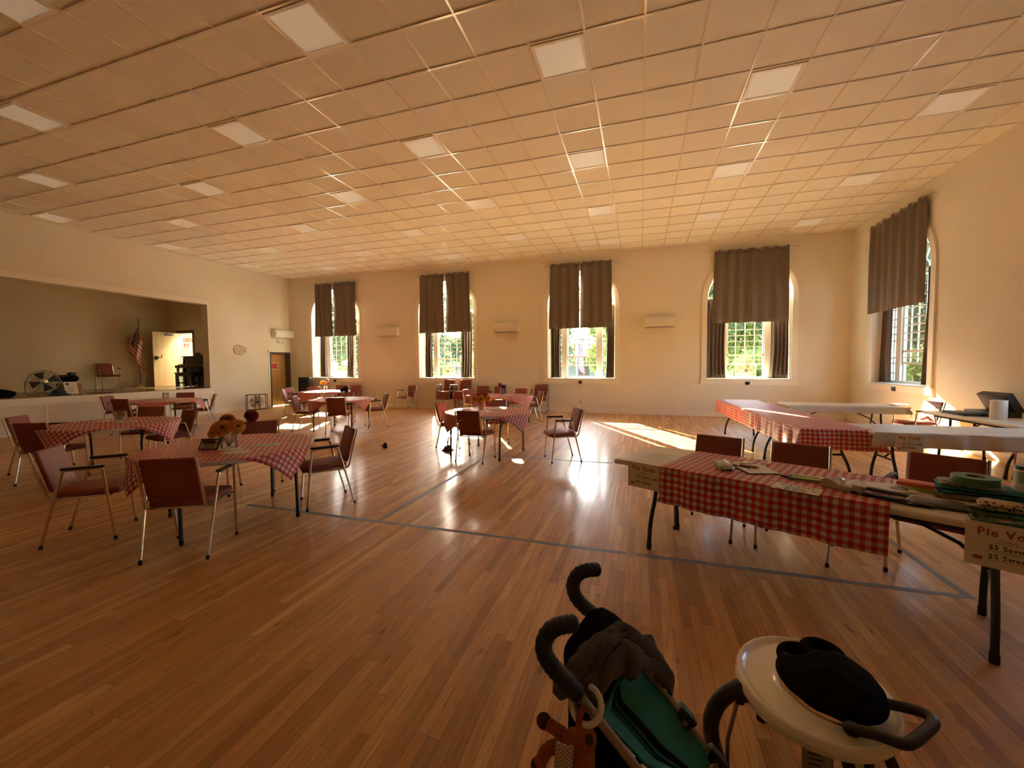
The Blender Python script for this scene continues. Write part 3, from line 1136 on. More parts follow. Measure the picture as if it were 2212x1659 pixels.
def lower_curtains(P, c, hw, sill, wl, wr, where):
    zr = SPR - 0.02
    d0 = 0.20
    rod = tag(obj('tension_rod', MB().tube([P(c - hw, zr, d0), P(c + hw, zr, d0)], .009), 'grom'),
              'tension rod inside the arch of the %s' % where, 'curtain rod')
    for k, (a0, a1) in enumerate((wl, wr)):
        nf = 4 + rnd.random()

        def fn(u, v, a0=a0, a1=a1, k=k, nf=nf):
            z = zr + .03 - v * (zr + .03 - sill - .035)
            x = a0 + (a1 - a0) * u
            w = (a1 - a0)
            pinch = .10 * w * math.sin(math.pi * v * .9)
            x += pinch * ((1 - u) * 1.2 if k else -u * 1.2)
            d = d0 + (.035 + .02 * v) * math.sin(2 * math.pi * u * nf + 1.5 * v) + .012 * math.sin(5 * v + u * 7)
            return P(x, z, d)
        cu = thing('long_curtain', 'gathered taupe curtain to the sill, %s side of %s' % ('left' if k == 0 else 'right', where),
                   'curtain', group='gathered curtains inside the window reveals')
        obj('panel', MB().grid(fn, 44, 16), 'sheer', cu, sharp=80, solid=.002)
        b = MB().grid(lambda u, v: fn(u, .985 + .015 * v) + (fn(u, 1) - fn(u, .9)) * .0001, 44, 1)
        obj('hem', b, 'sheer', cu, sharp=80, solid=.006)


names = ['back-wall window nearest the stage', 'second back-wall window from the stage', 'third back-wall window from the stage',
         'back-wall window nearest the right corner', 'window in the right-hand wall']
for k, (c, w0, w1, nm, gp) in enumerate(((WB[0], -12.31, -10.37, .04, .012), (WB[1], -7.63, -5.67, .03, .045), (WB[2], -2.85, -.90, -.01, .016), (WB[3], 1.99, 3.83, -.05, -.10))):
    upper_curtains(PB, c, w0, w1, 4.75, nm, names[k], gp)
upper_curtains(PR, WR[0], 6.22, 8.12, 4.75, .05, names[4])
upper_curtains(PR, WR[1], 1.44, 3.34, 4.75, .0, 'assumed right-wall window out of view')
lower_curtains(PB, WB[0], HW, SILL, (-12.36, -12.03), (-11.10, -10.70), names[0])
lower_curtains(PB, WB[1], HW, SILL, (-7.60, -7.28), (-6.22, -5.70), names[1])
lower_curtains(PB, WB[2], HW, SILL, (-2.90, -2.52), (-1.12, -.83), names[2])
lower_curtains(PB, WB[3], HW, SILL, (1.86, 2.38), (3.48, 3.955), names[3])
lower_curtains(PR, WR[0], 1.04, 1.06, (6.14, 6.62), (7.85, 8.17), names[4])

# ------------------------------------------------------------------ chair
def make_chair():
    t = thing('armchair', 'x', 'chair')
    b = MB().rbox(-.215, -.17, .417, .215, .275, .474, .026, 3)
    b.v = [(x, y, z - (.022 * max(0, (y - .2) / .075) ** 2) + .008 * (1 - (x / .215) ** 2)) for x, y, z in b.v]
    obj('seat', b, 'maroon', t, 60)
    b = MB().rbox(-.203, -.012, .475, .203, .026, .838, .016, 3)
    b.v = [(x, y - .175 - (z - .47) * .25 - .02 * (1 - (x / .2) ** 2), z) for x, y, z in b.v]
    ob = obj('backrest', b, 'maroon', t, 60)
    b = MB()
    for z in (.505, .80):
        pts = [(-.2 + .4 * i / 8, -.012 - .175 - (z - .47) * .25 - .02 * (1 - ((-.2 + .4 * i / 8) / .2) ** 2), z) for i in range(9)]
        b.tube(pts, .0035, 5)
    obj('piping', b, 'maroon', ob)
    for s in (-1, 1):
        top = Vector((s * .262, .185, .652))
        ft = Vector((s * .238, .2425, 0.012))
        o = obj('leg', MB().tube([top, ft], .0115, 8), 'chrome', t)
        obj('foot_cap', MB().tube([ft + (top - ft) * .03, ft, (ft.x, ft.y, 0)], .0135, 8), 'rubber', o)
        top = Vector((s * .262, -.075, .652))
        ft = Vector((s * .238, -.2425, 0.012))
        o = obj('leg', MB().tube([top, ft], .0115, 8), 'chrome', t)
        obj('foot_cap', MB().tube([ft + (top - ft) * .03, ft, (ft.x, ft.y, 0)], .0135, 8), 'rubber', o)
        a = MB().tube([(s * .262, .185, .645), (s * .262, .176, .66), (s * .262, .155, .664), (s * .262, -.045, .664), (s * .262, -.066, .66), (s * .262, -.075, .645)], .0115, 8)
        o = obj('arm_tube', a, 'chrome', t)
        obj('armrest', MB().rbox(s * .262 - .022, -.085, .668, s * .262 + .022, .20, .690, .009, 2), 'armpad', t)
        q = smooth([(s * .211, .20, .408), (s * .211, -.12, .408), (s * .211, -.185, .415), (s * .211, -.205, .46), (s * .211, -.292, .835)], 2)
        obj('back_tube', MB().tube(q, .0105, 8), 'chrome', t)
    for y, sx in ((.215, .245), (-.135, .257)):
        obj('seat_rail', MB().tube([(-sx, y, .405), (sx, y, .405)], .010, 8), 'chrome', t)
    return t


chair0 = make_chair()
used = [False]
CH = []


def chair(x, y, deg, label, group, z=0.0):
    rz = R_(deg - 90)
    if not used[0]:
        used[0] = True
        chair0.location = (x, y, z)
        chair0.rotation_euler = (0, 0, rz)
        chair0['label'] = label
        chair0['group'] = group
        return chair0
    return dup(chair0, (x, y, z), rz, label, group)


G1 = 'maroon armchairs round the gingham tables'
G2 = 'maroon armchairs against the back wall'
G3 = 'maroon armchairs behind the front serving table'
for a in (
    (-3.669, -1.442, 117.9, 'maroon armchair in front of the nearest round table, its back to the camera', G1),
    (-4.888, -1.499, 43.8, 'maroon armchair turned sideways at the left side of the nearest round table', G1),
    (-3.434, -.117, -128.5, 'maroon armchair seen in profile at the right side of the nearest round table', G1),
    (-4.656, .016, -53.7, 'maroon armchair behind the nearest round table, only its back top showing past the flowers', G1),
    (-7.737, -.488, 114.3, 'maroon armchair with a sunlit back edge at the left photo edge, back to camera', G1),
    (-8.70, -.178, 38, 'maroon armchair farthest left, mostly hidden behind another chair back', G1),
    (-8.394, .997, -56, 'maroon armchair behind the glass jar on the left round table', G1),
    (-7.268, .72, -100, 'maroon armchair with shiny back edges at the right of the left round table', G1),
    (-12.75, 2.99, 28, 'maroon armchair close to the stage front, facing right towards the farthest left table', G1),
    (-11.463, 2.52, 108, 'maroon armchair in front of the round table by the stage, back to camera', G1),
    (-12.15, 4.15, -44, 'maroon armchair between the stage front and the round table with the empty jar', G1),
    (-11.10, 3.93, -132, 'maroon armchair with slotted light at its back, right of the table by the stage', G1),
    (-6.72, 3.918, 116.6, 'maroon armchair in front of the table with the dark flowers, back to camera', G1),
    (-7.841, 4.08, 27.2, 'maroon armchair at the left of the table with the dark flowers', G1),
    (-6.505, 5.026, -133, 'maroon armchair at the right of the table with the dark flowers', G1),
    (-7.627, 5.185, -56.9, 'maroon armchair tucked behind the table with the dark flowers', G1),
    (-10.527, 6.28, 36.6, 'maroon armchair left of the sunlit far table, beside the oak door', G1),
    (-10.75, 7.45, -41.6, 'maroon armchair with a glowing red back behind the sunlit far table', G1),
    (-11.15, 7.0, 2, 'dark maroon armchair tucked between the sunlit far table and the oak door', G1),
    (-2.592, 2.26, 85.9, 'maroon armchair in front of the centre table with orange flowers, back to camera', G1),
    (-3.45, 3.2, 0, 'maroon armchair peeking out at the left of the centre table with orange flowers', G1),
    (-2.785, 3.811, -69.6, 'maroon armchair between the two centre tables', G1),
    (-1.229, 2.679, -153.4, 'lone maroon armchair standing apart at the right of the centre table', G1),
    (-4.70, 7.2, -30, 'maroon armchair with bright edges at the left of the far centre table', G1),
    (-2.88, 6.931, -150, 'maroon armchair seen in profile at the right of the far centre table', G1),
    (-3.55, 7.85, -100, 'maroon armchair behind the far centre table, low behind its right cloth edge', G1),
    (-10.84, 8.83, -60, 'maroon armchair against the back wall below the first window, half hidden by a vase', G2),
    (-10.22, 8.79, -72, 'maroon armchair against the back wall below the first window, right of its twin', G2),
    (-8.0, 8.86, -108, 'maroon armchair alone against the back wall between the first two windows', G2),
    (-5.17, 8.90, -86, 'maroon armchair at the back wall just right of the stacked chairs', G2),
    (-4.56, 8.90, -90, 'maroon armchair at the back wall directly behind the far white and dark bouquet', G2),
    (.614, .292, -114.5, 'maroon armchair behind the left end of the front gingham table', G3),
    (1.225, .051, -113.9, 'maroon armchair behind the middle of the front gingham table', G3),
    (2.06, -.16, -125, 'maroon armchair behind the green tape roll and blue towel', G3),
    (4.84, 5.50, -171.9, 'sunlit maroon armchair beside the right-wall table, striped by shadow', G3),
    (4.93, 2.95, 100, 'maroon armchair cut by the right photo edge at the right-wall table', G3),
    (-16.60, 4.82, -7.7, 'maroon armchair alone on the stage', 'maroon armchair on the stage'),
):
    c = chair(*a, z=SZ + .0 if a[0] < -16 else 0)
LV = ['lowest', 'second from the floor', 'third from the floor', 'topmost']
for nm, x, y, deg, n in (('left', -6.40, 8.72, -96, 4), ('right', -5.79, 8.76, -90, 4)):
    for k in range(n):
        chair(x + .004 * k, y + .012 * k, deg, 'maroon armchair in the %s stack under the second window, %s' % (nm, LV[k]),
              'stacked maroon armchairs under the second window', z=.072 * k)
for k in range(2):
    chair(-3.12 + .03 * k, 8.86, -86 , 'maroon armchair, %s of the pair stacked at the back wall behind the far centre table' % ('lower', 'upper')[k],
          'pair of stacked maroon armchairs', z=.075 * k)

# ------------------------------------------------------------------ round tables
def make_round():
    t = thing('round_table', 'x', 'table')
    b = MB().lathe([(.0, -.026), (.74, -.026), (.757, -.022), (.765, -.008), (.765, .0), (.760, .0), (.0, .0)], 72, (0, 0, .74), capb=False, capt=False)
    b.v = [(x, y, z if z > .735 else z - .016) for x, y, z in b.v]
    obj('tabletop', b, 'plastic', t)
    for sy in (-1, 1):
        for sx in (-1, 1):
            f = Vector((sx * .47, sy * .47, 0.012))
            o = obj('leg', MB().tube([(sx * .47, sy * .43, .70), (sx * .47, sy * .46, .3), f], .0155, 10), 'steel', t)
            obj('foot_cap', MB().tube([f + Vector((0, 0, .03)), f, (f.x, f.y, 0)], .018, 10), 'rubber', o)
        obj('leg_crossbar', MB().tube([(-.47, sy * .432, .69), (.47, sy * .432, .69)], .0145, 8), 'steel', t)
        for sx in (-1, 1):
            obj('brace', MB().tube([(sx * .455, sy * .45, .47), (sx * .40, sy * .10, .685)], .0095, 8), 'steel', t)
    for sx in (-1, 1):
        obj('frame_rail', MB().box(sx * .40 - .012, -.56, .668, sx * .40 + .012, .56, .700), 'steel', t)
    return t


rt0 = make_round()
RT = (('nearest round table, at the left, with orange flowers', -4.02, -.79, 62), ('round table behind the nearest one, below the stage, with a glass jar', -7.38, .03, 40),
      ('round table closest to the stage front', -11.35, 3.15, 30), ('round table with the dark flowers', -7.07, 4.44, 12),
      ('sunlit far round table beside the oak door', -9.85, 6.95, 20), ('centre round table with orange flowers', -2.58, 2.8, -8),
      ('far centre round table with the white and dark bouquet', -3.5, 6.45, -20))
for k, (lab, x, y, a) in enumerate(RT):
    lab = 'white plastic folding ' + lab
    if k == 0:
        rt0.location = (x, y, 0)
        rt0.rotation_euler = (0, 0, R_(a))
        rt0['label'] = lab
        rt0['group'] = 'round folding tables'
    else:
        dup(rt0, (x, y, 0), R_(a), lab, 'round folding tables')


def round_cloth(cx, cy, corner_deg, half, off, label, seed):
    rot = R_(corner_deg - 45)
    R = .768
    cr, sr = math.cos(rot), math.sin(rot)
    rg = random.Random(seed)
    p1, p2, p3 = rg.uniform(0, 6), rg.uniform(0, 6), rg.uniform(.7, 1.3)

    def fn(u, v):
        a, q = (u - .5) * 2 * half + off[0], (v - .5) * 2 * half + off[1]
        x, y = a * cr - q * sr, a * sr + q * cr
        r = math.hypot(x, y)
        if r <= R:
            w = .0035 * noise.noise(Vector((x * 6 + seed, y * 6, 0)))
            return Vector((cx + x, cy + y, .7432 + max(-.0012, w)))
        s = r - R
        th = math.atan2(y, x)
        k = min(1, s / .12)
        rr = R + .004 + .012 * k + s * .20 * p3 + k * (.016 * math.sin(th * 7 + p1) + .010 * math.sin(th * 13 + p2)) * min(1, s / .2)
        th2 = th + .05 * s * math.sin(th * 5 + p2)
        z = .7432 - s * .96
        return Vector((cx + rr * math.cos(th2), cy + rr * math.sin(th2), z))
    b = MB().grid(fn, 64, 64, lambda u, v: ((u - .5) * 2 * half, (v - .5) * 2 * half))
    return tag(obj('tablecloth', b, 'gingham', sharp=80, solid=.0012), label, 'tablecloth', 'red gingham cloths on the round tables')


GC = 'red and white gingham cloth draped over the '
round_cloth(-4.02, -.79, -4, .745, (.0, .0), GC + 'nearest round table', 1)
round_cloth(-7.38, .03, 17, .75, (.02, 0), GC + 'left round table with the glass jar', 2)
round_cloth(-11.35, 3.15, -50, .75, (0, .03), GC + 'round table closest to the stage', 3)
round_cloth(-7.07, 4.44, -100, .76, (.06, .0), GC + 'table with the dark flowers', 4)
round_cloth(-9.85, 6.95, -92, .77, (.10, .05), GC + 'sunlit far table by the oak door', 5)
round_cloth(-2.58, 2.8, -30, .755, (.0, .0), GC + 'centre table with orange flowers', 6)
round_cloth(-3.5, 6.45, -27, .755, (.09, .03), GC + 'far centre round table', 7)

# ------------------------------------------------------------------ rectangular folding tables
def rect_table(cx, cy, deg, L, W, label, splay=True):
    t = thing('folding_table', label, 'table', (cx, cy, 0), R_(deg), 'rectangular folding tables')
    obj('tabletop', MB().rbox(-L / 2, -W / 2, .697, L / 2, W / 2, .74, .018, 3), 'plastic', t)
    for e in (-1, 1):
        x = e * (L / 2 - .28)
        for s in (-1, 1):
            q = smooth([(x, s * .15, .69), (x, s * .15, .46), (x, s * .27, .22), (x, s * .285, .012)], 2)
            o = obj('leg', MB().tube(q, .0175, 10), 'steel', t)
            obj('foot_cap', MB().tube([(x, s * .284, .05), (x, s * .285, .0)], .0205, 10), 'rubber', o)
        obj('leg_crossbar', MB().tube([(x, -.19, .38), (x, .19, .38)], .0135, 8), 'steel', t)
        obj('leg_crossbar', MB().tube([(x, -.15, .688), (x, .15, .688)], .016, 8), 'steel', t)
        b = MB().tube([(x, 0, .38), (x - e * .12, 0, .50), (x - e * .52, 0, .685)], .0115, 8)
        obj('brace', b, 'steel', t)
    for s in (-1, 1):
        obj('frame_rail', MB().box(-L / 2 + .2, s * .31 - .012, .664, L / 2 - .2, s * .31 + .012, .698), 'steel', t)
    return t


def rect_cloth(cx, cy, deg, L, W, u0, u1, v0, v1, label, m='gingham', seed=0, name='tablecloth', nu=70, nv=50, z=.7432, flare=.10, wr=.0035, grp=None):
    c, s = math.cos(R_(deg)), math.sin(R_(deg))
    hl, hw_ = L / 2 + .003, W / 2 + .003

    def fn(a, q):
        u, v = u0 + (u1 - u0) * a, v0 + (v1 - v0) * q
        du, dv = max(0, abs(u) - hl), max(0, abs(v) - hw_)
        su, sv = math.copysign(1, u), math.copysign(1, v)
        w = wr * noise.noise(Vector((u * 5 + seed, v * 9, 0)))
        x = u if du == 0 else su * (hl + .004)
        y = v if dv == 0 else sv * (hw_ + .004)
        drop = max(du, dv)
        zz = z + max(-.0012, w)
        if drop > 0:
            k = min(1, drop / .1)
            zz = z - drop * .985
            rip = k * (.012 * math.sin((u if dv >= du else v) * 16 + seed) + .007 * math.sin((u if dv >= du else v) * 37 + 1.3 * seed))
            if dv > 0:
                y += sv * (drop * flare + .006 * k + rip + min(du, dv) * .30)
            if du > 0:
                x += su * (drop * flare + .006 * k + rip + min(du, dv) * .30)
        return Vector((cx + x * c - y * s, cy + x * s + y * c, zz))
    b = MB().grid(fn, nu, nv, lambda a, q: (u0 + (u1 - u0) * a, v0 + (v1 - v0) * q))
    return tag(obj(name, b, m, sharp=80, solid=.0012), label, 'tablecloth', grp)


# front serving table: t axis (.888,-.460), n axis (.460,.888)
TD = -27.35
tc_, ts_ = math.cos(R_(TD)), math.sin(R_(TD))


def FT(t, n, z=.745):
    return Vector((t * tc_ - n * ts_, t * ts_ + n * tc_, z))


FL, FW, FN = 2.44, .78, .02
fc = FT(1.145, FN)
rect_table(fc.x, fc.y, TD, FL, FW, 'white folding table in the right foreground, bare at both ends of its gingham cloth')
rect_cloth(fc.x, fc.y, TD, FL, FW, .345 - 1.145, 1.675 - 1.145, -.39 - .29, .39 + .06, 'red and white gingham cloth across the middle of the front serving table', seed=3, nu=80, nv=70, flare=.03)
# the U of tables behind
r2d = 93.2
rect_table(2.215, 2.93, r2d, 1.86, .78, 'gingham covered folding table, nearer of the two forming the left arm of the U')
rect_cloth(2.215, 2.93, r2d, 1.86, .78, -.93 - .26, .93, -.39 - .22, .39 + .28, 'red gingham cloth with a hanging corner, near half of the tables\' left arm', seed=5, nu=80, nv=60, flare=.06)
rect_table(2.095, 5.10, r2d, 2.44, .78, 'gingham covered folding table, farther of the two forming the left arm of the U')
rect_cloth(2.095, 5.10, r2d, 2.44, .78, -1.26, 1.22, -.39 - .10, .39 + .28, 'red gingham cloth bearing a small taped note, far half of the left arm', seed=6, nu=80, nv=60, flare=.06)
m_white = mat('white_plastic_cloth', (.74, .68, .57), .35, bump=.25, bscale=14, transl=.12)
rect_table(3.62, 5.55, 0, 1.83, .74, 'folding table along the far side of the U below the corner window')
rect_cloth(3.62, 5.55, 0, 1.83, .74, -.91, .915 + .12, -.37 - .13, .37 + .13, 'white plastic cloth on the far table of the U, under the corner window', m_white, 8, wr=.006)
rect_table(3.80, 2.275, 0.5, 2.44, .75, 'folding table with a white cloth across the near side of the U')
rect_cloth(3.80, 2.275, .5, 2.44, .75, -1.22 - .03, 1.22 + .1, -.375 - .17, .375 + .12, 'crinkled white plastic cloth on the near table of the U, behind its vote sign', m_white, 9, wr=.010)
rect_table(4.86, 3.78, 90, 1.83, .74, 'bare white folding table against the right-hand wall, holding the chafing dish')

# ------------------------------------------------------------------ things on the walls
def make_ac():
    t = thing('air_conditioner', 'x', 'air conditioner')
    # local: x along wall, -y out into the room
    prof = [(0, -.165), (-.10, -.165), (-.165, -.155), (-.20, -.11), (-.215, -.02), (-.205, .10), (-.17, .155), (-.10, .165), (0, .165)]
    b = MB().prism(prof, -.43, .43, lambda a, z, d: Vector((d, a, z)))
    obj('body', b, 'white', t)
    b = MB().rbox(-.36, -.197, -.158, .36, -.115, -.148, .004, 2)
    b.v = [(x, y, z + (y + .155) * -.55) for x, y, z in b.v]
    obj('louver', b, 'white', t)
    obj('outlet_slot', MB().box(-.37, -.188, -.1665, .37, -.09, -.1652), 'dgrey', t)
    obj('front_seam', MB().box(-.428, -.2165, -.045, .428, -.2125, -.041), 'beige', t)
    for s in (-1, 1):
        obj('end_cap', MB().prism([(a * .96, z * .96) for a, z in prof], s * .43, s * .436, lambda a, z, d: Vector((d, a, z))), 'white', t)
    return t


ac = make_ac()
GA = 'wall mounted air conditioners'
for k, (x, y, rz, lab) in enumerate(((-8.98, YB, 0, 'between the first and second windows from the stage'), (-4.35, YB, 0, 'between the second and third windows'),
                                     (.51, YB, 0, 'between the third window and the one at the right corner'), (XL, 8.86, 90, 'on the stage wall above the oak door'))):
    lab = 'white wall air conditioner ' + lab
    z = 2.815 if rz == 0 else 2.83
    if k == 0:
        ac.location = (x, y, z)
        ac['label'] = lab
        ac['group'] = GA
    else:
        dup(ac, (x, y, z), R_(rz), lab, GA)
el = thing('emergency_light', 'small white emergency light under the air conditioner above the oak door', 'emergency light', (XL, 8.78, 2.55))
obj('housing', MB().rbox(.001, -.13, -.05, .07, .13, .05, .015), 'white', el)
for s in (-1, 1):
    obj('lamp_head', MB().lathe([(.0, -.03), (.035, -.025), (.042, .02), (.0, .025)], 14, (.09, s * .075, -.045)), 'white', el)
# painted cut-out
fs = thing('wall_plaque', 'painted cut out wall plaque with a ragged right edge, left of the oak door', 'wall decoration', (XL, 7.09, 2.155))
fo = [(-.25, .05), (-.23, .12), (-.15, .17), (-.05, .178), (.05, .14), (.12, .10), (.25, .095), (.16, .05), (.25, .015), (.16, -.02), (.235, -.085), (.12, -.06),
      (.11, -.12), (.06, -.17), (-.02, -.172), (-.06, -.12), (-.13, -.165), (-.20, -.11), (-.245, -.03)]
fo2 = []
for i in range(len(fo)):
    p, q = fo[i], fo[(i + 1) % len(fo)]
    fo2 += [(p[0] * .8 + q[0] * .2, p[1] * .8 + q[1] * .2), (p[0] * .2 + q[0] * .8, p[1] * .2 + q[1] * .8)]
obj('board', MB().prism(fo2, .001, .022, lambda a, z, d: Vector((d, a, z))), mat('pale_driftwood', (.62, .52, .40), .7, var=.25, vscale=14), fs)
obj('outline', MB().tube([(XL * 0 + .022, a, z) for a, z in fo2], .006, 5, closed=True), mat('reddish_brown_paint', (.30, .17, .11), .7), fs)
b = MB()
for y0, z0, y1, z1, bow in ((-.17, .10, .10, .06, .05), (-.20, .02, .12, .01, .05), (-.12, -.06, .10, -.03, .03), (-.05, -.12, .05, -.10, .03), (-.15, .14, .02, .12, .02)):
    b.tube([(.0225, y0 + (y1 - y0) * t, z0 + (z1 - z0) * t + bow * math.sin(math.pi * t)) for t in [i / 8 for i in range(9)]], .0035, 5)
obj('painted_lines', b, MATS['reddish_brown_paint'], fs)
# boxes under the sills, outlets
for k, (c, w) in enumerate(((WB[0], 'nearest the stage'), (WB[1], 'second from the stage'), (WB[2], 'third from the stage'), (WB[3], 'nearest the right corner'))):
    tag(obj('switch_box', MB().rbox(c - .055, YB - .065, .945, c + .055, YB - .0425, 1.03, .006), 'black'),
        'small black box under the sill of the back window ' + w, 'switch', 'small black boxes under the window sills')
tag(obj('switch_box', MB().rbox(XR - .065, 7.09, .93, XR - .0425, 7.21, 1.02, .006), 'black'),
    'small black box under the sill of the right-hand wall window', 'switch', 'small black boxes under the window sills')
ol = thing('outlet', 'beige wall outlet low on the back wall under the third window', 'outlet', (-1.87, YB, .365))
obj('cover_plate', MB().rbox(-.036, -.008, -.06, .036, -.0005, .06, .004), 'beige', ol)
for s in (-1, 1):
    obj('socket', MB().rbox(-.017, -.0105, s * .026 - .014, .017, -.008, s * .026 + .014, .004), 'plastic', ol)
tag(obj('outlet', MB().rbox(SXB + .0005, 5.90, 1.14, SXB + .01, 5.98, 1.26, .003), 'beige'), 'beige outlet low on the stage back wall right of the flag', 'outlet')

# ------------------------------------------------------------------ box fans
def box_fan(name, label, loc, rz, w, h, d, mframe, hubm, thick=.012, body=True, group=None):
    t = thing(name, label, 'fan', loc, rz, group)
    b = MB()
    rr = .06 if body else .015
    def loop(r, q):
        c = []
        for cx, cz, a0 in ((w / 2 - q, h - q, 0), (-w / 2 + q, h - q, 90), (-w / 2 + q, q, 180), (w / 2 - q, q, 270)):
            for k in range(5):
                a = R_(a0 + 22.5 * k)
                c.append((cx + r * math.cos(a), cz + r * math.sin(a)))
        return c
    lo = loop(rr, rr)
    if body:
        n = len(lo)
        V = [(x, -d / 2, z) for x, z in lo] + [(x, d / 2, z) for x, z in lo]
        V += [(x * .95, -d / 2, h / 2 + (z - h / 2) * .95) for x, z in lo] + [(x * .95, d / 2, h / 2 + (z - h / 2) * .95) for x, z in lo]
        F = []
        for i in range(n):
            j = (i + 1) % n
            F += [(i, j, n + j, n + i), (2 * n + i, 3 * n + i, 3 * n + j, 2 * n + j), (i, 2 * n + i, 2 * n + j, j), (n + i, n + j, 3 * n + j, 3 * n + i)]
        b.add(V, F)
    else:
        for s in (-1, 1):
            b.tube([(x, s * d / 2, z) for x, z in lo], thick, 6, closed=True)
        for x, z in ((-w / 2 + .01, .01), (w / 2 - .01, .01), (-w / 2 + .01, h - .01), (w / 2 - .01, h - .01)):
            b.tube([(x, -d / 2, z), (x, d / 2, z)], thick * .8, 6)
    obj('housing', b, mframe, t)
    b = MB()
    r = min(w, h) * .44
    for s in (-1, 1):
        for k in range(1, 8):
            b.tube([(r * k / 7.5 * math.cos(a), s * d * .46, h / 2 + r * k / 7.5 * math.sin(a)) for a in [2 * math.pi * i / 24 for i in range(24)]], .0022, 4, closed=True)
        for k in range(10):
            a = math.pi * 2 * k / 10
            b.tube([(.05 * math.cos(a), s * d * .46, h / 2 + .05 * math.sin(a)), (r * 1.08 * math.cos(a), s * d * .46, h / 2 + r * 1.08 * math.sin(a))], .0025, 4)
    obj('grille', b, mframe, t)
    b = MB().lathe([(0, -.02), (.05, -.02), (.05, .02), (0, .02)], 16, xf=Matrix.Translation((0, -d * .47, h / 2)) @ Matrix.Rotation(R_(90), 4, 'X'))
    obj('hub', b, hubm, t)
    b = MB()
    for k in range(5):
        a0 = 2 * math.pi * k / 5
        pts = []
        for rad_, aa, yy in ((.045, 0, -.02), (r * .9, -.15, -.035), (r * .95, .45, .02), (.05, .5, .02)):
            pts.append((rad_ * math.cos(a0 + aa), yy, h / 2 + rad_ * math.sin(a0 + aa)))
        b.add(pts, [(0, 1, 2, 3)])
    obj('fan_blades', b, hubm if body else 'beige', t, solid=.003)
    if body:
        b = MB().tube([(-.07, 0, h - .002), (-.07, 0, h + .03), (.07, 0, h + .03), (.07, 0, h - .002)], .008, 6)
        obj('carry_handle', b, mframe, t)
    else:
        b = MB()
        for x in (-.07, .07):
            obj('motor_bracket', MB().box(x - .014, -d * .52, .012, x + .014, -d * .48, h - .012), 'dgrey', t)
    return t


m_fan = mat('cream_fan_plastic', (.72, .62, .42), .45, transl=.25)
box_fan('box_fan', 'white box fan on the sill of the back window nearest the right corner', (2.88, YB + .12, SILL + .021), 0, .52, .48, .11, m_fan, 'beige', group='box fans on window sills')
box_fan('box_fan', 'white box fan on the sill of the second back window from the stage', (-6.61, YB + .12, SILL + .021), 0, .45, .46, .11, m_fan, 'beige', group='box fans on window sills')
box_fan('box_fan', 'dark wire framed box fan standing on the floor left of the oak door', (-13.25, 7.33, 0.013), R_(68), .64, .54, .16, 'leather', 'dgrey', body=False)

# ------------------------------------------------------------------ on the stage
def drum_fan():
    t = thing('drum_fan', 'large round silver drum fan on a floor stand at the stage edge', 'fan', (-14.55, 2.42, SZ + .012), R_(68))
    X = Matrix.Translation((0, 0, .34)) @ Matrix.Rotation(R_(90), 4, 'X')
    obj('drum', MB().lathe([(.27, -.11), (.285, -.115), (.29, -.10), (.29, .10), (.285, .115), (.27, .11), (.27, -.11)], 40, xf=X, capb=False, capt=False), mat('dull_silver_sheet', (.34, .31, .26), .35, metal=.7), t)
    b = MB()
    for s in (-1, 1):
        for k in range(2, 9):
            r = .28 * k / 8
            b.tube([(r * math.cos(a), s * .118, .34 + r * math.sin(a)) for a in [2 * math.pi * i / 32 for i in range(32)]], .0028, 4, closed=True)
        for k in range(12):
            a = math.pi * k / 6
            b.tube([(.05 * math.cos(a), s * .118, .34 + .05 * math.sin(a)), (.28 * math.cos(a), s * .112, .34 + .28 * math.sin(a))], .003, 4)
    obj('grille', b, 'alu', t)
    obj('hub', MB().lathe([(0, .11), (.07, .112), (.075, .13), (.03, .145), (0, .147)], 20, xf=X), 'silver', t)
    b = MB()
    for k in range(4):
        a0 = math.pi * k / 2 + .3
        pts = [(r * math.cos(a0 + a), y, .34 + r * math.sin(a0 + a)) for r, a, y in ((.06, -.2, -.04), (.25, -.35, -.06), (.26, .45, .04), (.06, .35, .03))]
        b.add(pts, [(0, 1, 2, 3)])
    obj('fan_blades', b, 'dgrey', t, solid=.003)
    b = MB().tube([(-.31, 0, .36), (-.31, 0, .04), (-.28, 0, .0125), (.28, 0, .0125), (.31, 0, .04), (.31, 0, .36)], .012, 8)
    for s in (-1, 1):
        b.tube([(s * .26, -.22, .0125), (s * .26, .22, .0125)], .012, 8)
    obj('stand', b, 'alu', t)


drum_fan()
STG = SZ + .0125
t = thing('cardboard_box', 'orange brown box on the stage under a dark duffel bag', 'box', (-14.72, 2.98, STG), R_(12))
obj('box_body', MB().rbox(-.17, -.17, 0, .17, .17, .27, .006), 'crate', t)
obj('box_flap', MB().box(-.171, -.06, .20, -.1695, .06, .255), 'paper', t)
t = thing('duffel_bag', 'dark duffel bag slumped on top of the orange brown stage box', 'bag', (-14.72, 2.97, STG + .271), R_(100))
b = MB().ball((0, 0, .115), .23, .16, .115, 18, 10)
b.v = [(x + .02 * noise.noise(Vector((x * 9, y * 9, z * 9))), y + .02 * noise.noise(Vector((y * 8, x * 9, 3))), max(.0, z + .02 * noise.noise(Vector((x * 7, y * 7, 5))))) for x, y, z in b.v]
obj('bag_body', b, 'blackcloth', t, 80)
obj('bag_flap', MB().rbox(-.20, -.10, .17, -.02, .10, .225, .03), mat('dull_red_cloth', (.12, .018, .022), .9), t)
obj('bag_handle', MB().tube(smooth([(-.02, 0, .20), (.0, .02, .29), (.12, .02, .29), (.15, 0, .19)]), .009, 6), 'blackcloth', t)
tag(obj('snack_carton', MB().rbox(-14.80, 3.00, STG + .49, -14.66, 3.12, STG + .56, .004), mat('muted_green_carton', (.05, .085, .04), .6)), 'small green carton perched on the dark duffel bag', 'carton')
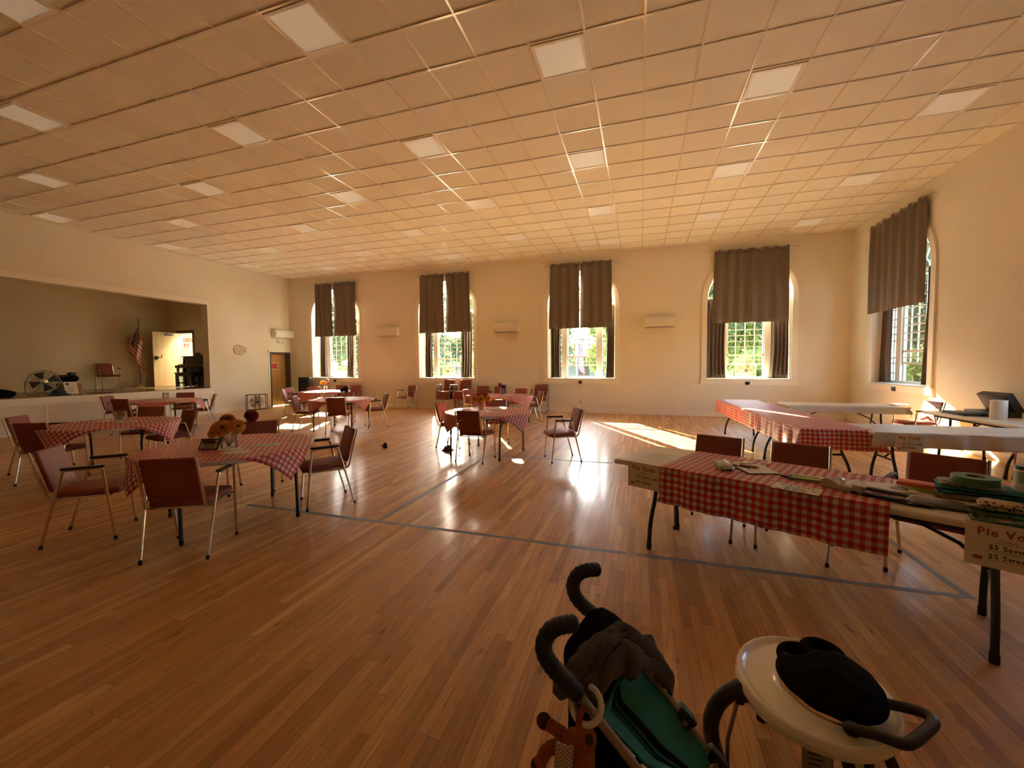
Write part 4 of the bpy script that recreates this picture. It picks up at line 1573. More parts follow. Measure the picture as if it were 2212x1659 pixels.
t = thing('paper_notice', 'white printed notice leaning at the stage edge in front of the box', 'notice', (-14.22, 2.80, STG), R_(0))
lean = Matrix.Rotation(R_(-14), 4, 'Y')
obj('sheet', MB().box(-.002, -.13, 0, .002, .13, .33, lean), 'paper', t)
b = MB().box(.002, -.095, .235, .003, -.03, .30, lean)
obj('printed_picture', b, 'leather', t)
b = MB()
for k in range(6):
    b.box(.002, -.085, .05 + .027 * k, .0028, .03 + .05 * ((k * 7) % 3) / 2, .056 + .027 * k, lean)
obj('printed_lines', b, 'ink', t)
t = thing('sun_hat', 'navy cap like bundle on the stage edge by the white notice', 'hat', (-14.12, 2.50, STG))
b = MB().lathe([(.20, 0), (.205, .015), (.14, .03), (.125, .09), (.09, .135), (.0, .15)], 24)
obj('crown', b, 'navy', t, 60)
obj('hat_band', MB().lathe([(.140, .031), (.136, .055)], 24, capb=False, capt=False), 'towelblue', t, solid=.003)
t = thing('dark_bag', 'black soft bag lying on the stage at the left photo edge', 'bag', (-14.1, 1.52, STG))
b = MB().ball((0, 0, .085), .17, .22, .10, 18, 12)
b.v = [(x, y, max(0, z + .06 * noise.noise(Vector((x * 8, y * 8, 1))))) for x, y, z in b.v]
obj('bag_body', b, 'blackcloth', t, 80)
obj('bag_handle', MB().tube(smooth([(0, -.1, .14), (.04, -.06, .19), (.06, .06, .18), (.02, .1, .13)]), .01, 6), 'blackcloth', t)
t = thing('packaged_roll', 'white wrapped roll with dark print standing on the stage at the left photo edge', 'roll', (-14.9, 1.36, STG))
obj('wrapper', MB().lathe([(.0, 0), (.15, 0), (.155, .02), (.155, .36), (.14, .38), (0, .385)], 24), 'white', t)
for z in (.10, .24):
    obj('print_band', MB().lathe([(.1565, z), (.1565, z + .05)], 24, capb=False, capt=False), 'ink', t)
tag(obj('doormat', MB().rbox(-14.25, 3.10, STG, -13.95, 3.5, STG + .012, .004), 'leather'), 'flat brown leather piece on the stage edge right of the notice', 'mat')
# flag
t = thing('flag_stand', 'brass topped flag staff on the stage with a limp stars and stripes flag', 'flag', (-16.66, 5.74, STG))
obj('base', MB().lathe([(.0, 0), (.15, 0), (.15, .02), (.05, .05), (.03, .10), (.0, .10)], 24), 'brass', t)
obj('staff', MB().tube([(0, 0, .08), (0, 0.03, 2.27)], .013, 8), 'leather', t)
b = MB().ball((0, .031, 2.33), .045, .045, .055)
b.lathe([(.012, 2.24), (.03, 2.26), (.012, 2.29)], 12, (0, .031, 0))
obj('finial', b, 'brass', t)


def flagfn(u, v):
    hang = 2.18 - .62 * v * (1 - .2 * u) - 1.02 * u * (.45 + .55 * v) - .12 * u
    lat = -.34 * math.sin(math.pi * min(1, .62 * u + .38 * v)) * (.35 + .65 * v) + .16 * u * u
    dep = .05 * math.sin(9 * u + 3 * v) * min(1, 3 * u) + .05 * u
    return Vector((.02 + dep, .02 + lat * (1 - .25 * u) + .02 * math.sin(14 * u), hang))


obj('flag_cloth', MB().grid(flagfn, 40, 26, lambda u, v: (u, v)), 'flag', t, sharp=80, solid=.003)
# piano and bench
t = thing('piano', 'dark upright piano seen end-on at the right side of the stage', 'piano', (-14.80, 6.84, STG))
for s in (-1, 1):
    b = MB().prism([(-.46, 0), (-.03, 0), (-.03, 1.05), (-.42, 1.05), (-.44, .80), (-.46, .78)], s * .70 - .03, s * .70 + .03, lambda a, z, d: Vector((d, a - .0, z)))
    obj('side_panel', b, 'piano', t)
    b = MB().tube([(s * .66, -.65, .66), (s * .66, -.66, .35), (s * .66, -.65, .0)], [.045, .03, .035], 8)
    obj('leg', b, 'piano', t)
obj('cabinet', MB().box(-.68, -.42, .02, .68, -.03, 1.045), 'piano', t)
b = MB().rbox(-.73, -.71, .655, .73, -.42, .745, .012)
b.rbox(-.73, -.62, .745, .73, -.42, .79, .012)
obj('key_bed', b, 'piano', t)
obj('lid', MB().rbox(-.75, -.48, 1.045, .75, -.01, 1.075, .01), 'piano', t)
obj('keys', MB().box(-.62, -.705, .74, .62, -.63, .7465), 'ivory', t)
obj('music_shelf', MB().rbox(-.5, -.47, .98, .5, -.42, 1.00, .004), 'piano', t)
t = thing('piano_bench', 'dark piano bench in front of the upright piano on the stage', 'bench', (-14.92, 6.13, STG))
obj('bench_seat', MB().rbox(-.40, -.17, .45, .40, .17, .51, .02), 'piano', t)
obj('apron', MB().box(-.36, -.155, .37, .36, .155, .45), 'piano', t)
for sx in (-1, 1):
    for sy in (-1, 1):
        obj('leg', MB().tube([(sx * .34, sy * .135, .38), (sx * .34, sy * .14, 0)], [.032, .022], 8), 'piano', t)
    obj('stretcher', MB().box(sx * .34 - .012, -.13, .12, sx * .34 + .012, .13, .16), 'piano', t)
for x, y, r, lab in ((-14.95, 6.52, .13, 'small grey hat on the piano, nearer its keyboard side'), (-14.6, 6.58, .17, 'larger grey hat on the piano, nearer the wall')):
    tag(obj('felt_hat', MB().lathe([(r, 0), (r * 1.02, .01), (r * .75, .025), (r * .66, .08), (r * .45, .115), (0, .125)], 20, (x, y, STG + 1.075)), 'hat', sharp=60), lab, 'hat', 'hats on the piano')
# speaker by the back wall
t = thing('speaker', 'tall black loudspeaker by the back wall between the oak door and first window', 'speaker', (-12.60, 8.93, 0), R_(28))
obj('cabinet', MB().rbox(-.20, -.19, .0, .20, .19, 1.13, .012), 'black', t)
for z, r in ((.32, .15), (.64, .15), (.93, .085)):
    X = Matrix.Translation((0, -.19, z)) @ Matrix.Rotation(R_(90), 4, 'X')
    obj('driver', MB().lathe([(r, -.004), (r, .012), (r * .86, .014), (r * .80, .004), (r * .3, -.0035), (r * .28, .008), (0, .014)], 24, xf=X), 'rubber', t)

# ------------------------------------------------------------------ floor tape, shoe, cloth
for x0, y0, x1, y1, lab in (
    (-4.23, -.47, -.12, -.47, 'long grey floor tape strip crossing in front, left part by the nearest round table'),
    (-.05, -.47, 2.08, -.47, 'grey floor tape strip crossing in front, right part below the vote table'),
    (-2.50, -.44, -2.50, 2.62, 'grey floor tape strip running from the front strip back past the centre table'),
    (2.06, -.44, 2.06, 2.64, 'grey floor tape strip on the right, under the vote table'),
    (-2.52, 2.64, 2.08, 2.64, 'grey floor tape strip running crosswise behind the lone chair'),
):
    L = math.hypot(x1 - x0, y1 - y0)
    n = max(4, int(L / .3))
    dx, dy = (x1 - x0) / L, (y1 - y0) / L

    def tf(u, v, x0=x0, y0=y0, dx=dx, dy=dy, L=L):
        w = (v - .5) * .048
        wob = .004 * math.sin(u * L * 3)
        return Vector((x0 + dx * L * u - dy * (w + wob), y0 + dy * L * u + dx * (w + wob), .0012))
    b = MB().grid(tf, n, 1)
    tag(obj('floor_tape', b, 'tape', sharp=0, solid=.0008), lab, 'tape', 'grey tape lines on the floor')


def shoe(label, x, y, rz, m, L=.26):
    t = thing('shoe', label, 'shoe', (x, y, 0), rz)
    prof = [(0, .09, .035), (.12, .085, .04), (.3, .075, .037), (.5, .06, .036), (.7, .045, .042), (.88, .035, .038), (1.0, .02, .012)]
    b = MB()

    def sf(u, v):
        k = u * (len(prof) - 1)
        i = min(int(k), len(prof) - 2)
        f = k - i
        h = prof[i][1] * (1 - f) + prof[i + 1][1] * f
        w = prof[i][2] * (1 - f) + prof[i + 1][2] * f
        a = math.pi * v
        return Vector((L * (u - .5), w * math.cos(a), .012 + h * max(0, math.sin(a)) ** .7))
    obj('upper', b.grid(sf, 20, 12), m, t, 60, solid=.003)
    out = [(L * (u - .5), s * (.04 if u < .6 else .044 if u < .9 else .02)) for s in (1, -1) for u in ([0, .1, .3, .5, .7, .9, 1.0] if s > 0 else [1.0, .9, .7, .5, .3, .1, 0])]
    obj('sole', MB().prism(out, 0, .014, lambda a, q, d: Vector((a, q, d))), 'rubber', t)


shoe('brown shoe lying alone on the floor between the tables', -4.70, 2.78, 2.3, 'leather')
tag(obj('crumpled_cloth', MB().grid(lambda u, v: Vector((-3.37 + .20 * (u - .5), 2.80 + .14 * (v - .5), .004 + .085 * max(0, math.sin(math.pi * u) * math.sin(math.pi * v)) * (1 + .8 * noise.noise(Vector((u * 5, v * 5, 2)))))), 20, 20), 'leather', sharp=80, solid=.003),
    'dark crumpled cloth on the floor beside a leg of the centre table', 'cloth')

# ------------------------------------------------------------------ vote signs
def vote_sign(label, o, ex, ez, w=.279, h=.216):
    """ex: reading direction, ez: up the sheet; sheet hangs from o (top middle)"""
    ex, ez = Vector(ex).normalized(), Vector(ez).normalized()
    ny = ez.cross(ex) * -1
    B = basis(Vector((0, 0, 0)), ex, ez, ex.cross(ez))
    t = thing('vote_sign', label, 'sign', o, 0, 'pie vote signs')
    nn = ex.cross(ez)
    b = MB().prism([(-w / 2, 0), (w / 2, 0), (w / 2, -h), (-w / 2, -h)], 0, .0015, lambda a, z, d: ex * a + ez * z + nn * d)
    obj('sheet', b, 'paper', t)

    def tx(nm, body, size, m, x, z, bold=0, al='CENTER', sp=1.0):
        text_mesh(nm, body, size, m, t, Matrix.Translation(ex * x + ez * z + nn * .0017) @ B, bold, .0003, al, sp)
    k = w / .279
    tx('headline', 'Pie Vote', .050 * k, 'redink', 0, -.045 * k, .0013 * k, sp=1.16)
    tx('subtitle', 'Contest!', .017 * k, 'leather', 0, -.079 * k)
    tx('price_line', '$5 Savory', .031 * k, 'ink', 0.008 * k, -.114 * k, .0006 * k, sp=1.12)
    tx('price_line', '$5 Sweet', .031 * k, 'ink', 0.003 * k, -.160 * k, .0006 * k, sp=1.12)
    b = MB()
    for x0, x1, z in ((-.045, .055, -.091), (-.07, .088, -.131), (-.045, .055, -.139), (-.065, .07, -.177)):
        b.prism([(x0 * k, z * k), (x1 * k, z * k), (x1 * k, (z - .0016) * k), (x0 * k, (z - .0016) * k)], .0016, .0019, lambda a, q, d: ex * a + ez * q + nn * d)
    obj('rule_lines', b, 'ink', t)
    for cx, cz in ((-.095, -.176), (.105, -.118)):
        oo = [((cx + .018 * math.cos(a)) * k, (cz + .010 * math.sin(a)) * k) for a in [2 * math.pi * i / 18 for i in range(18)]]
        pc = obj('pie_picture', MB().prism(oo, .0016, .0020, lambda a, q, d: ex * a + ez * q + nn * d), mat('pie_crust_print', (.25, .07, .025), .6), t)
        oo = [((cx + .012 * math.cos(a)) * k, (cz + .005 * math.sin(a)) * k) for a in [2 * math.pi * i / 14 for i in range(14)]]
        obj('pie_filling', MB().prism(oo, .0020, .0022, lambda a, q, d: ex * a + ez * q + nn * d), mat('pie_filling_print', (.42, .16, .06), .6), pc)
    return t


TX = Vector((tc_, ts_, 0))
EN = -.3745
vote_sign('white vote sign hanging at the left end of the front gingham table', FT(.208, EN - .004, .743), TX, (0, 0, 1), .272, .205)
vote_sign('large white vote sign at the right photo edge, hanging from the front table', FT(2.10, EN - .004, .752), TX, (0, 0, 1), .285, .222)
vote_sign('white vote sign hanging from the white cloth of the near U table', Vector((2.888, 1.846, .735)), (1, .0087, 0), (0, 0, 1), .262, .20)
t = vote_sign('white vote sign lying flat on the gingham near the front edge', FT(1.235, -.255, .7475), TX, Vector((-ts_ * -1, tc_, 0)) * -1 if False else Vector((-ts_, tc_, 0)), .255, .17)
t = thing('taped_note', 'small white note taped to the gingham on the left arm of the U', 'note', (1.755, 3.66, .735), R_(93.2))
obj('sheet', MB().box(-.055, .052, -.16, .055, .055, .01), 'paper', t)
b = MB()
for k in range(5):
    b.box(-.035, .055, -.03 - .025 * k, .03 - .01 * (k % 2), .0556, -.024 - .025 * k)
obj('printed_lines', b, 'redink', t)


# ------------------------------------------------------------------ things on the front serving table
def flat(name, label, cat, t, n, w, h, rot, m, z=.7455, th=.0012, grp=None, lines=0, lm='ink'):
    p = FT(t, n, z)
    o = thing(name, label, cat, p, R_(TD + rot), grp)
    obj('sheet', MB().box(-w / 2, -h / 2, 0, w / 2, h / 2, th), m, o)
    if lines:
        b = MB()
        for k in range(lines):
            y = h / 2 - h * (k + 1) / (lines + 1.5)
            b.box(-w * .36, y, th, w * (.36 - .12 * ((k * 5) % 3)), y + h * .022, th + .0003)
        obj('printed_lines', b, lm, o)
    return o


flat('paper_sheet', 'white printed sheet on the bare left end of the front table', 'paper', .20, -.02, .279, .216, 8, 'paper', .7412, lines=4)
# plastic bag of napkins
p = FT(.73, -.11, .746)
t = thing('napkin_bag', 'clear plastic bag of folded napkins on the gingham, left of the clipboard', 'bag', p, R_(TD - 60))
for k in range(3):
    obj('napkin', MB().rbox(-.075, -.05, .004 + .013 * k, .075, .05, .0155 + .013 * k, .004), 'paper', t)


def bagf(u, v):
    a = 2 * math.pi * v
    rx_, rz_ = .058 * (1 - .6 * max(0, u - .75) * 4), .028 * (1 - .8 * max(0, u - .75) * 4)
    x = -.085 + .22 * u
    return Vector((x, rx_ * math.cos(a) * (1 + .08 * noise.noise(Vector((u * 8, v * 9, 0)))), .027 + rz_ * math.sin(a) * (1 + .15 * noise.noise(Vector((u * 9, v * 7, 4))))))


obj('film', MB().grid(bagf, 18, 22), 'film', t, sharp=80)
obj('bag_tie', MB().tube([(.135, -.012, .02), (.135, .012, .025), (.15, .02, .03)], .004, 6), 'leather', t)
p = FT(.90, .03, .746)
t = thing('clipboard', 'clipboard with a white sheet on the gingham table', 'clipboard', p, R_(TD + 40))
obj('board', MB().rbox(-.115, -.16, 0, .115, .16, .004, .002), 'black', t)
obj('sheet', MB().box(-.108, -.152, .0042, .108, .145, .0062), 'paper', t)
obj('clip', MB().rbox(-.05, .135, .004, .05, .165, .016, .004), 'silver', t)


def pen(label, t, n, rot, m, z=.7505, L=.14):
    p = FT(t, n, z)
    o = thing('pen', label, 'pen', p, R_(TD + rot), 'pens on the front table')
    obj('barrel', MB().tube([(-L / 2, 0, 0), (L / 2 - .02, 0, 0)], .0045, 8), m, o)
    obj('tip', MB().tube([(L / 2 - .02, 0, 0), (L / 2, 0, 0)], [.004, .001], 8), 'silver', o)
    obj('cap', MB().tube([(-L / 2 - .003, 0, 0), (-L / 2 + .035, 0, 0)], .0055, 8), m, o)


pen('orange pen resting on the clipboard', .865, .06, 14, 'post', .758)
pen('black marker lying against the clipboard edge', .83, .0, -8, 'black', .757, .15)
pen('second black marker just below the orange pen on the clipboard', .88, .02, 4, 'black', .757, .13)
pen('dark pen on the gingham left of the lime pad', 1.17, -.07, -4, 'black')
pen('dark pen on the gingham, lower of the two left of the lime pad', 1.20, -.095, 2, 'ink')
p = FT(1.275, -.03, .7462)
t = thing('note_pad', 'stapled white pad topped with a black folder and lime slip', 'pad', p, R_(TD + 10))
obj('pad_sheets', MB().rbox(-.11, -.085, 0, .14, .085, .008, .002), 'paper', t)
obj('black_folder', MB().rbox(-.14, -.085, .008, .04, .04, .014, .003), 'black', t)
obj('lime_slip', MB().box(-.12, -.07, .0142, .06, -.005, .0162), 'lime', t)
p = FT(1.445, -.165, .7462)
t = thing('tape_dispenser', 'beige desktop tape dispenser on the gingham', 'tape dispenser', p, R_(TD - 16))
pr = [(-.11, 0), (.11, 0), (.115, .02), (.105, .05), (.055, .032), (.0, .03), (-.045, .055), (-.08, .062), (-.105, .045)]
obj('dispenser_body', MB().prism(pr, -.032, .032, lambda a, z, d: Vector((a, d, z))), 'beige', t)
X = Matrix.Translation((-.02, 0, .048)) @ Matrix.Rotation(R_(90), 4, 'X')
obj('tape_roll', MB().lathe([(.016, -.012), (.033, -.012), (.033, .012), (.016, .012), (.016, -.012)], 24, xf=X, capb=False, capt=False), 'ivory', t)
obj('cutter', MB().box(.098, -.014, .046, .112, .014, .054), 'silver', t)
flat('paper_sheet', 'crumpled white sheet spread at the right end of the gingham, behind the stapler', 'paper', 1.56, .045, .25, .19, -14, 'paper', .7462, lines=3)
flat('plastic_sleeve', 'clear plastic sleeve over a white sheet near the orange note block', 'sleeve', 1.66, .10, .23, .20, 20, 'white', .7485, .001)
p = FT(1.62, -.215, .742)
t = thing('stapler', 'long black and silver stapler straddling the right edge of the gingham', 'stapler', p, R_(TD - 10))
obj('stapler_base', MB().rbox(-.13, -.024, .004, .13, .024, .020, .006), 'black', t)
b = MB().rbox(-.125, -.017, .024, .115, .017, .046, .008)
b.v = [(x, y, z + max(0, -x) * .12) for x, y, z in b.v]
obj('stapler_arm', b, 'silver', t)
b = MB().rbox(-.06, -.021, .038, .13, .021, .058, .009)
obj('stapler_cap', b, 'black', t)
t = thing('cable_loop', 'black looped lanyard lying by the stapler on the bare table', 'lanyard', FT(1.72, -.20, .7445), R_(TD))
obj('strap', MB().tube(smooth([(-.16, .05, .004), (-.06, .075, .006), (.04, .02, .004), (.09, -.05, .004), (.03, -.075, .005), (-.06, -.03, .004), (-.10, .03, .006)]), .006, 6), 'black', t)
obj('buckle', MB().rbox(.06, -.06, .0, .13, -.028, .016, .005), 'black', t)
p = FT(1.775, .18, .7415)
t = thing('sticky_note_block', 'orange sticky note block with a lime pad beneath, on the bare table', 'sticky notes', p, R_(TD - 5))
obj('lime_pad', MB().rbox(-.03, -.05, 0, .105, .06, .022, .002), 'lime', t)
obj('orange_pad', MB().rbox(-.085, -.05, .0222, .09, .06, .046, .002), 'post', t)
p = FT(1.675, .115, .7415)
t = thing('zip_bag', 'small clear zip bag in front of the orange note block', 'bag', FT(1.70, .085, .7415), R_(TD))
obj('film', MB().grid(lambda u, v: Vector((.11 * (u - .5), .09 * (v - .5), .004 + .016 * math.sin(math.pi * u) * math.sin(math.pi * v) * (1 + .5 * noise.noise(Vector((u * 6, v * 6, 0)))))), 14, 14), 'film', t, sharp=80, solid=.001)
obj('contents', MB().rbox(-.035, -.02, .0005, .035, .02, .009, .004), 'paper', t)
# towel pile with roll of green tape
t = thing('folded_towel', 'folded blue and teal towel on the right end of the front table, under green tape', 'towel', FT(2.03, .155, .7415), R_(TD + 6))
def fold(z0, th, w, d, x0, m, nm, s):
    pts = smooth([(-d / 2 + .02, 0, z0 + th), (d / 2 - .02, 0, z0 + th), (d / 2, 0, z0 + th * .5), (d / 2 - .02, 0, z0), (-d / 2 + .02, 0, z0)], 2)
    n = len(pts)

    def ff(u, v):
        k = u * (n - 1)
        i = min(int(k), n - 2)
        q = pts[i].lerp(pts[i + 1], k - i)
        return Vector((x0 + (v - .5) * w, -q.x, max(.0015, q.z + .010 * noise.noise(Vector((v * 3 + s, u * 4, s))))))
    obj(nm, MB().grid(ff, 40, 16), m, t, sharp=80, solid=.006)


fold(.006, .026, .36, .19, .0, 'towelpat', 'towel_fold', 1)
fold(.034, .022, .37, .20, .015, 'towelblue', 'towel_fold', 2)
fold(.058, .018, .34, .19, .0, 'towelteal', 'towel_fold', 3)
fold(.078, .012, .26, .17, -.03, 'towelpat', 'towel_fold', 4)
p = FT(2.02, .145, .836)
t = thing('tape_roll', 'roll of green tape lying on the folded towel', 'tape roll', p)
obj('tape_winding', MB().lathe([(.042, 0), (.098, 0), (.100, .003), (.100, .040), (.098, .043), (.042, .043), (.042, 0)], 36, capb=False, capt=False), 'tapegreen', t)
obj('core', MB().lathe([(.038, .001), (.0415, .001), (.0415, .042), (.038, .042), (.038, .001)], 30, capb=False, capt=False), 'crate', t)
t = thing('grey_pouch', 'grey nylon zip pouch in front of the folded towel', 'pouch', FT(1.87, -.155, .7415), R_(TD + 6))
b = MB().rbox(-.12, -.075, 0, .12, .075, .05, .022, 3)
b.v = [(x, y, z * (1 - .75 * (abs(x) / .12) ** 3) * (1 - .55 * (abs(y) / .075) ** 3) + .001) for x, y, z in b.v]
obj('pouch_body', b, 'greyp', t, 80)
obj('zipper', MB().tube([(-.10, -.0745, .012), (.10, -.0745, .012)], .004, 6), 'black', t)
t = thing('plastic_folder', 'dark green glossy plastic envelope under the leopard print case', 'folder', FT(2.14, -.19, .7415), R_(TD + 3))
obj('envelope', MB().grid(lambda u, v: Vector((.34 * (u - .5), .30 * (v - .5), .004 + .01 * math.sin(math.pi * u) * math.sin(math.pi * v) + .003 * noise.noise(Vector((u * 6, v * 6, 0))))), 16, 16), 'greenp', t, sharp=80, solid=.004)
obj('clear_cover', MB().box(-.16, -.145, .017, .16, -.03, .0175), 'film', t)
t = thing('leopard_case', 'leopard print zip case on the dark green envelope', 'case', FT(2.10, -.10, .757), R_(TD + 2))
b = MB().rbox(-.085, -.055, 0, .085, .055, .05, .02, 3)
obj('case_body', b, 'leo', t, 70)
obj('zipper', MB().tube(smooth([(-.08, -.055, .027), (.08, -.055, .027), (.086, -.04, .027)]), .003, 6), 'black', t)
obj('wrist_strap', MB().tube(smooth([(.085, 0, .03), (.12, .02, .012), (.20, .03, .008), (.24, .0, .008)]), .006, 6), 'leo', t)
t = thing('canister', 'pale green printed canister at the right photo edge behind the leopard case', 'canister', FT(2.23, .185, .7415))
obj('can_body', MB().lathe([(.0, 0), (.062, 0), (.065, .004), (.065, .215), (.0, .215)], 32), 'white', t)
obj('green_band', MB().lathe([(.0655, .13), (.0655, .195)], 32, capb=False, capt=False), 'pgreen', t)
obj('can_lid', MB().lathe([(.067, .205), (.067, .222), (.064, .226), (0, .226)], 32, capb=True), 'greenp', t)
obj('green_foot', MB().lathe([(.0657, .004), (.0657, .06)], 32, capb=False, capt=False), 'greenp', t)
b = MB()
for k in range(4):
    for a in range(3):
        aa = R_(225 + 20 * a)
        p0 = Vector((.0659 * math.cos(aa), .0659 * math.sin(aa), .072 + .014 * k))
        p1 = Vector((.0659 * math.cos(aa + .26), .0659 * math.sin(aa + .26), .072 + .014 * k))
        b.tube([p0, p1], .0016, 4)
obj('printed_lines', b, 'ink', t)

# ------------------------------------------------------------------ things on the right-wall table and U tables
t = thing('chafing_dish', 'black roaster box with its foil lined lid tipped open, on the right-wall table', 'chafing dish', (5.02, 4.12, .7405), R_(90))
obj('pan', MB().rbox(-.27, -.17, 0, .27, .17, .075, .012), 'black', t)
X = Matrix.Translation((0, -.17, .078)) @ Matrix.Rotation(R_(62), 4, 'X')
b = MB()
b.rbox(-.27, -.002, -.06, .27, .30, -.052, .004, xf=X)
for q in ((-.27, 0, -.06, -.262, .30, .03), (.262, 0, -.06, .27, .30, .03), (-.27, .292, -.06, .27, .30, .03)):
    b.box(*q, xf=X)
obj('lid', b, 'black', t)
obj('foil_lining', MB().box(-.255, .01, -.0515, .255, .285, -.049, X), 'silver', t)
t = thing('paper_towel_roll', 'white paper towel roll standing on the right-wall table', 'paper towel', (4.78, 3.62, .7405))
obj('roll', MB().lathe([(.022, 0), (.085, 0), (.085, .27), (.022, .27), (.022, 0)], 32, capb=False, capt=False), 'paper', t)
obj('core_tube', MB().lathe([(.018, .001), (.0215, .001), (.0215, .269), (.018, .269), (.018, .001)], 20, capb=False, capt=False), 'crate', t)
for k, (y, w) in enumerate(((4.20, .26), (4.22, .24))):
    tag(obj('serving_tray', MB().rbox(4.60 + .01 * k, y - w, .7405 + .022 * k, 4.84 + .01 * k, y + w, .7605 + .022 * k, .008), 'black' if k == 0 else 'dgrey'),
        'dark flat tray on the right-wall table, %s of the two' % ('lower', 'upper')[k], 'tray', 'dark trays on the right-wall table')
t = thing('plastic_cup', 'small clear plastic cup at the left end of the right-wall table', 'cup', (4.64, 4.58, .7405))
obj('cup_wall', MB().lathe([(.028, 0), (.036, .09)], 20, capt=False), 'clear', t, solid=.002)
obj('cup_rim', MB().tube(arc((0, 0, .09), .036, 0, 2 * math.pi * 19 / 20, 19, (1, 0, 0), (0, 1, 0)), .002, 5, closed=True), 'white', t)
tag(obj('paper_plates', MB().lathe([(0, 0), (.11, 0), (.14, .02), (.145, .022), (.11, .006), (0, .006)], 32, (4.62, 5.62, .7455)), 'paper'), 'white paper plates at the right end of the far white table', 'plates')

# ------------------------------------------------------------------ flowers and jars
def vase(name, label, x, y, prof, cat='vase', z=.7445):
    t = thing(name, label, cat, (x, y, z))
    obj('glass_wall', MB().lathe(prof, 28, capb=True, capt=False), 'clear', t, solid=.002)
    r, h = prof[-1]
    obj('rim', MB().tube(arc((0, 0, h), r, 0, 2 * math.pi * 23 / 24, 23, (1, 0, 0), (0, 1, 0)), .0022, 5, closed=True), 'clear', t)
    return t


def flower(label, root, head, r, m, group, kind='gerbera', npet=18):
    root, head = Vector(root), Vector(head)
    t = thing('cut_flower', label, 'flower', root, 0, group)
    h = head - root
    mid = h * .5 + Vector((0, 0, .02))
    path = smooth([(0, 0, 0), mid, h - Vector((0, 0, .012)), h], 2)
    obj('stem', MB().tube(path, .0024, 5), 'stem', t)
    hv = Vector((h.x, h.y, 0))
    out = Vector((-head.x, -3.87 - head.y, 0)).normalized()
    ax = (out * .9 + hv * (5.0 if hv.length > .01 else 0) + Vector((0, 0, .55))).normalized()
    ex = ax.orthogonal().normalized()
    ey = ax.cross(ex)
    b = MB()
    if kind == 'gerbera':
        for ring, (rr, tilt, n) in enumerate(((1, .10, npet), (.78, .26, npet), (.5, .5, npet - 4))):
            for k in range(n):
                a = 2 * math.pi * (k + .5 * ring) / n
                d = ex * math.cos(a) + ey * math.sin(a)
                s = ax.cross(d)
                w = rr * r * .20
                p0 = h + d * r * .12 + ax * .002 * ring
                p1 = h + d * r * rr * .6 + ax * (tilt * r * .5)
                p2 = h + d * r * rr + ax * (tilt * r * .55 - .1 * r * rr)
                b.add([p0 - s * w * .4, p0 + s * w * .4, p1 + s * w, p2 + s * w * .35, p2 - s * w * .35, p1 - s * w], [(0, 1, 2, 5), (5, 2, 3, 4)])
        pet = obj('petals', b, m, t, sharp=80, solid=.0012)
        obj('flower_centre', MB().ball(h + ax * r * .12, r * .24, r * .24, r * .12), 'f_cen', t)
    else:
        # full pompon bloom
        for k in range(90):
            zf = 1 - 1.5 * (k + .5) / 90
            a = k * 2.39996
            q = math.sqrt(max(0, 1 - zf * zf))
            d = (ex * math.cos(a) + ey * math.sin(a)) * q + ax * zf
            c = h + d * r
            s = d.orthogonal().normalized()
            u = d.cross(s)
            w = r * .26
            b.add([h + d * r * .55 - s * w * .5, h + d * r * .55 + s * w * .5, c + s * w * .8 + u * w * .4, c + d * r * .06, c - s * w * .8 + u * w * .4], [(0, 1, 2, 3, 4)])
        obj('petals', b, m, t, sharp=80, solid=.0012)
        obj('flower_centre', MB().ball(h, r * .62), m, t)
    return t


VZ = .7445
SQ = [(.045, 0), (.047, .004), (.047, .115)]
vase('flower_vase', 'clear glass vase of orange blooms on the nearest round table', -3.935, -.88, [(.070, 0), (.075, .005), (.075, .15)])
GF = 'flowers in the vase on the nearest round table'
V1 = Vector((-3.935, -.88, VZ + .01))
for dx, dy, dz, r, m, lab in ((.0, -.06, .20, .088, 'f_or', 'large orange gerbera facing the camera on the nearest table'), (-.115, -.03, .20, .075, 'f_or', 'orange gerbera turned left on the nearest table'),
                              (-.045, .03, .27, .070, 'f_dor', 'rust coloured gerbera topmost on the nearest table'), (.125, .0, .21, .075, 'f_or', 'orange gerbera turned right on the nearest table'),
                              (-.075, -.10, .15, .055, 'f_or', 'small low orange gerbera at the left front on the nearest table')):
    flower(lab, V1, V1 + Vector((dx, dy, dz)), r, m, GF)
flower('dark crimson bloom standing out to the right on the nearest table', V1, V1 + Vector((.20, .09, .305)), .062, 'f_red', GF, 'pom')
t = thing('photo_sign', 'small black framed tent card on the nearest round table', 'sign', (-4.03, -1.02, VZ), R_(18))
X = Matrix.Rotation(R_(-28), 4, 'X')
obj('frame', MB().rbox(-.095, -.005, 0, .095, .005, .115, .003, xf=X), 'black', t)
obj('card', MB().box(-.082, -.0062, .012, .082, -.0052, .103, X), 'beige', t)
b = MB()
for k in range(5):
    b.box(-.06, -.0068, .026 + .014 * k, .06 - .02 * (k % 2), -.0062, .031 + .014 * k, X)
obj('printed_lines', b, 'ink', t)
obj('easel_back', MB().box(-.06, .045, .0, .06, .049, .09, Matrix.Rotation(R_(24), 4, 'X')), 'leather', t)


def sheet(name, label, x, y, z, w, h, rz, m, cat='paper', grp=None):
    def sf(u, v):
        return Vector((w * (u - .5), h * (v - .5), .0012 + .004 * u * v * (1 + noise.noise(Vector((u * 3, v * 3, w * 9))))))
    o = obj(name, MB().grid(sf, 8, 8), m, sharp=80, solid=.0008)
    o.location = (x, y, z)
    o.rotation_euler = (0, 0, R_(rz))
    return tag(o, label, cat, grp)


